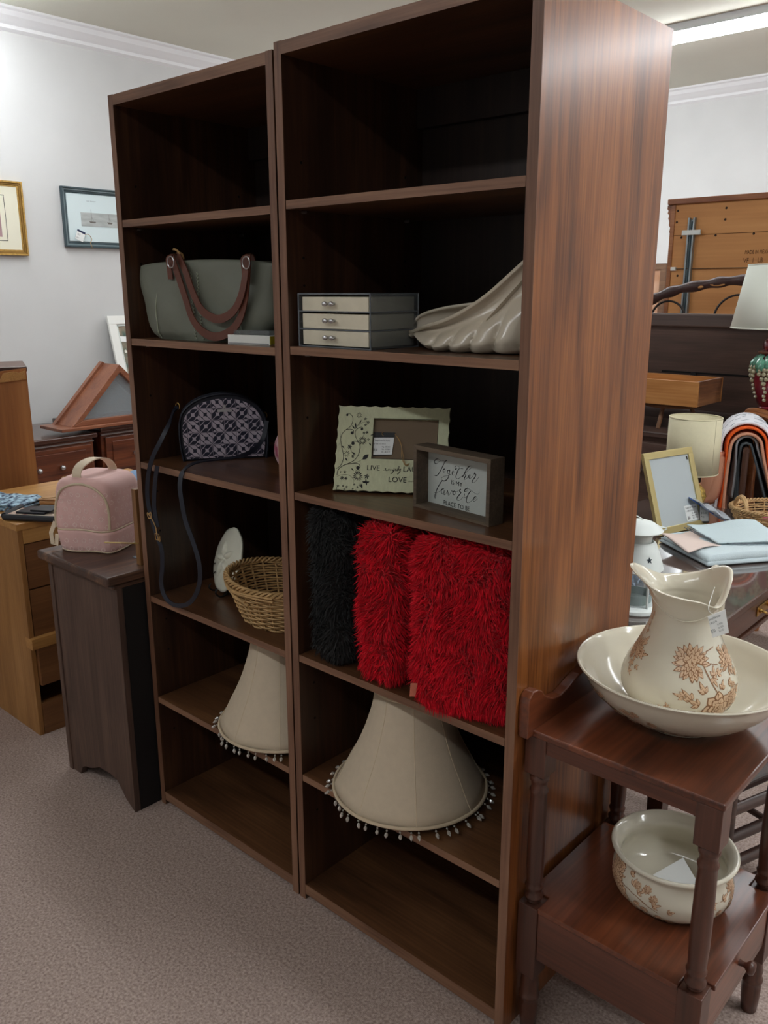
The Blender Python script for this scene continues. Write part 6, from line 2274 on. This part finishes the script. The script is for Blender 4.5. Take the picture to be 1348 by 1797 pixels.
# ================================================================== dark cabinet with a loose drawer on it, headboard, hutch
dkw = wood('dark espresso wood', (62, 47, 41), (80, 61, 54), (98, 76, 66), 'X', .4, scale=1.4, figure=.4)
t = thing('low_dark_cabinet', 'low dark cabinet behind the desk carrying the loose wooden drawer', 'cabinet', (-.4, 2.5, 0))
build(M().box(-.95, .10, 2.26, 2.66, .06, .96), 'body', dkw, t, bevel=.004)
build(M().box(-.97, .12, 2.24, 2.67, .96, .985), 'top', dkw, t, bevel=.004)
build(M().box(-.93, .08, 2.30, 2.62, 0, .06), 'plinth', dkw, t)
build(M().box(-.97, .12, 2.2385, 2.2398, .978, .984), 'edge_highlight', m_steel, t)  # bright strip stands in for the highlight along the top's front edge
for (a, b) in ((-.94, -.43), (-.42, .09)):
    d = build(M().box(a, b, 2.245, 2.262, .09, .93), 'door', dkw, t, bevel=.003)
    build(M().ball(((a + b) / 2, 2.236, .8), .011, 10), 'knob', m_steel, d, smooth=True)
# box below the drawer
t = thing('round_wooden_stool', 'small round brown stool standing on the dark cabinet under the drawer', 'stool', (-.12, 2.44, .985))
build(M().lathe([(0, 1.080), (.125, 1.080), (.13, 1.088), (.125, 1.098), (0, 1.098)], (-.12, 2.44), 36), 'seat', wood('stool brown', (92, 58, 34), (112, 74, 46), (130, 90, 58), 'X', .5), t, smooth=True, angle=40)
for k in range(3):
    a = k * 2.094 + .4
    build(M().tube([(-.12 + .11 * math.cos(a), 2.44 + .11 * math.sin(a), .985), (-.12 + .08 * math.cos(a), 2.44 + .08 * math.sin(a), 1.081)], .010, 8), 'leg', MATS['stool brown'], t, smooth=True)
pn_ = wood('pine drawer', (150, 96, 46), (176, 118, 62), (196, 140, 82), 'X', .5, figure=.5)
t = thing('loose_drawer', 'loose pine drawer box lying on the dark cabinet by the headboard', 'drawer', (-.2, 2.46, 1.0985))
zq = 1.0985
DA, DB, DC, DD = -.52, .045, 2.30, 2.58
build(M().box(DA, DB, DC, DC + .014, zq, zq + .108), 'side', pn_, t, bevel=.001)
build(M().box(DA, DB, DD - .014, DD, zq, zq + .108), 'side', pn_, t, bevel=.001)
build(M().box(DB - .014, DB, DC + .014, DD - .014, zq, zq + .108), 'back', wood('drawer end stained', (84, 50, 34), (118, 76, 50), (156, 108, 70), 'Y', .5), t, bevel=.001)
build(M().box(DA - .018, DA, DC - .02, DD + .02, zq, zq + .13), 'front', dkw, t, bevel=.002)
build(M().box(DA, DB - .014, DC + .014, DD - .014, zq + .006, zq + .012), 'bottom', pn_, t)

t = thing('dark_headboard', 'wide dark brown wooden headboard standing behind the loose drawer', 'headboard', (-.1, 2.80, 0))
build(M().box(-1.0, 1.55, 2.79, 2.815, .30, 1.425), 'panel', dkw, t, bevel=.002)
build(M().box(-1.02, 1.57, 2.765, 2.84, 1.415, 1.478), 'cap_rail', wood('espresso cap', (64, 52, 50), (80, 66, 62), (94, 78, 72), 'X', .28, coat=.5), t, bevel=.008, segs=3)
build(M().box(-1.0, 1.55, 2.775, 2.79, .93, 1.02), 'lower_rail', MATS['espresso cap'], t, bevel=.003)
for x in (-.98, 1.53):
    build(M().box(x - .03, x + .03, 2.77, 2.83, 0, 1.42), 'leg', dkw, t, bevel=.003)
build(M().box(-.34, .55, 2.786, 2.7905, 1.195, 1.203), 'groove', mat('dark groove', (16, 12, 12), .9), t)
build(M().box(-.19, -.165, 2.780, 2.791, 1.17, 1.20), 'metal_bracket', mat('dark bracket', (20, 22, 26), .5), t)

# log headboard with wire rings
m_log = mat('peeled log bark', (62, 38, 34), .6, noise=.3, nscale=16, bump=.4, bscale=50, coat=.2)
t = thing('log_headboard', 'rustic bent log headboard with iron rings rising behind the dark headboard', 'headboard', (-.2, 3.3, 0))
arch = catmull([unproj('y', 3.3, a, b) for a, b in ((1100, 556), (1130, 534), (1150, 523), (1175, 513), (1200, 506), (1235, 500), (1265, 495), (1295, 492), (1330, 492), (1370, 500), (1420, 520))], 5)
build(M().tube(arch, [.026 + .004 * math.sin(i * .9) for i in range(len(arch))], 14), 'arched_log', m_log, t, smooth=True, angle=80)
w = M()
for (a, b, L) in ((1225, 503, .05), (1258, 499, .07), (1210, 501, .03)):
    c_ = unproj('y', 3.3 - .024, a, b)
    w.ball(c_ + V(0, .004, 0), (L * .6, .006, .010), 12)
build(w, 'bare_wood_patch', mat('bare wood patch', (196, 140, 82), .5), t, smooth=True)
for (a, b, r_) in ((1172, 558, .095), (1296, 560, .13), (1400, 560, .12)):
    c_ = unproj('y', 3.3, a, b)
    build(M().tube([c_ + V(r_ * math.cos(q), 0, r_ * .95 * math.sin(q)) for q in np.linspace(0, 2 * pi, 41)[:-1]], .006, 6, closed=True), 'iron_ring', mat('black iron', (34, 28, 26), .5), t, smooth=True)
z_lo = arch[0][2]
build(M().tube([arch[0] + V(0, 0, .02), V(arch[0][0], 3.3, 0)], .035, 14), 'post', m_log, t, smooth=True)
build(M().tube([arch[-1] + V(0, 0, .02), V(arch[-1][0], 3.3, 0)], .035, 14), 'post', m_log, t, smooth=True)
build(M().tube([V(arch[0][0], 3.3, .9), V(arch[-1][0], 3.3, .9)], .028, 12), 'cross_log', m_log, t, smooth=True)

# hutch seen from the back
hb = wood('hutch back ply', (182, 122, 68), (202, 142, 84), (214, 156, 98), 'X', .6, scale=.5, pores=.2, figure=.3)
t = thing('hutch', 'tall hutch seen from its orange plywood back with a grey metal rail', 'hutch', (.2, 3.85, 0))
HX0, HX1, HY, HZ = -.775, 1.35, 3.7, 2.085
build(M().box(HX0 + .02, HX1 - .02, HY, HY + .012, 1.0, HZ - .02), 'back_board', hb, t)
build(M().box(HX0 + .02, HX1 - .02, HY, HY + .012, .06, 1.0), 'back_board', hb, t)
for (a, b) in ((HX0 + .01, HX0 + .035), (HX1 - .035, HX1 - .01)):
    build(M().box(a, b, HY - .006, HY + .38, 0, HZ - .02), 'side_panel', ow, t, bevel=.002)
build(M().box(HX0 - .01, HX1 + .01, HY - .02, HY + .40, HZ - .02, HZ + .012), 'crown', wood('hutch crown', (110, 62, 34), (136, 80, 46), (160, 100, 60), 'X', .4), t, bevel=.004)
cr = [(0, 0), (-.028, 0), (-.030, -.02), (-.022, -.03), (-.026, -.045), (-.016, -.055), (-.020, -.075), (-.012, -.09), (-.014, -.11), (-.004, -.125), (-.008, -.15), (0, -.16)]
build(M().prism([(HX0 + .012 + a, HZ - .02 + b) for a, b in cr], 'y', HY + .0, HY + .10), 'scroll_bracket', MATS['hutch crown'], t, bevel=.001)
build(M().box(HX0 + .03, HX1 - .03, HY + .012, HY + .37, 1.0, 1.02), 'shelf', ow, t)
# seam between boards and screws
s0, s1 = unproj('y', HY, 1200, 413), unproj('y', HY, 1348, 407)
build(M().tube([V(HX0 + .03, HY - .0005, s0[2]), V(HX1 - .03, HY - .0005, s0[2])], .0016, 4), 'board_seam', mat('seam', (110, 70, 38), .9), t)
w = M()
for (a, b) in ((1190, 370), (1188, 390), (1275, 365), (1273, 385), (1196, 417), (1256, 413), (1323, 410), (1189, 484)):
    c_ = unproj('y', HY - .001, a, b)
    w.ball(c_, (.007, .002, .007), 8)
build(w, 'screw_holes', mat('screw hole', (50, 32, 22), .8), t)
ra, rb_ = unproj('y', HY - .02, 1215, 382), unproj('y', HY - .02, 1199, 560)
xr = (ra[0] + rb_[0]) / 2
w = M().box(xr - .020, xr - .010, HY - .026, HY, rb_[2] - .3, ra[2]).box(xr + .010, xr + .020, HY - .026, HY, rb_[2] - .3, ra[2]).box(xr - .012, xr + .012, HY - .008, HY - .003, rb_[2] - .3, ra[2] - .01)
build(w, 'metal_rail', mat('galvanised rail', (150, 158, 160), .35, metal=.8), t, bevel=.001)
build(M().tube([(xr, HY - .012, rb_[2] - .3), (xr, HY - .012, ra[2] - .02)], .004, 6), 'rail_cord', mat('dark cord', (60, 78, 84), .6), t)
c_ = unproj('y', HY - .03, 1213, 408)
build(M().box(c_[0] - .055, c_[0] + .055, HY - .032, HY - .022, c_[2] - .014, c_[2] + .014), 'bracket', mat('pale metal', (206, 208, 204), .4, metal=.6), t, bevel=.002)
ca_, cb_ = unproj('y', HY - .01, 1182, 472), unproj('y', HY - .01, 1400, 472)
build(M().tube([ca_, V(cb_[0], cb_[1], ca_[2])], .003, 6), 'cable', mat('brown cable', (110, 84, 60), .6), t)
build(M().box(ca_[0] - .015, ca_[0] + .015, HY - .02, HY, ca_[2] - .01, ca_[2] + .01), 'cable_clip', m_white, t, bevel=.002)
q1, q2 = unproj('y', HY - .001, 1307, 446), unproj('y', HY - .001, 1304, 461)
tx = text_mesh([('MADE IN MEXICO', .030, (q1[0], HY - .001, q1[2]), .62), ('VF  1  LB', .036, (q2[0], HY - .001, q2[2]), .8)], V(1, 0, 0), V(0, 0, 1))
build(tx, 'stencilled_text', mat('brown stencil', (84, 52, 26), .8), t)

# small painting on the back wall
p0, p1 = unproj('y', 5.6, 1148, 520), unproj('y', 5.6, 1172, 462)
t = thing('framed_picture', 'small brown framed picture of a white flower, seen left of the hutch', 'picture', (p0[0], 5.6, (p0[2] + p1[2]) / 2))
xa, xb, za, zb_ = p1[0] - .42, p1[0] - .01, p1[2] - .62, p1[2]
w = M()
for (a, b, c_, d_) in ((xa, xb, za, za + .05), (xa, xb, zb_ - .05, zb_), (xa, xa + .05, za + .05, zb_ - .05), (xb - .05, xb, za + .05, zb_ - .05)):
    w.box(a, b, 5.60, 5.63, c_, d_)
build(w, 'frame', wood('picture frame brown', (86, 60, 42), (108, 78, 56), (128, 96, 70), 'X', .5), t, bevel=.003)
build(M().box(xa + .05, xb - .05, 5.612, 5.628, za + .05, zb_ - .05), 'print', mat('tan print', (196, 160, 136), .8, col2=(170, 120, 84), nscale=5), t)
w = M()
for k in range(6):
    poly(w, petal_pts(xb - .13, za + .20, k * pi / 3 + .3, .07, .04, 8), lambda a, b, l: V(a, 5.611, b))
build(w, 'painted_flower', m_white, t)
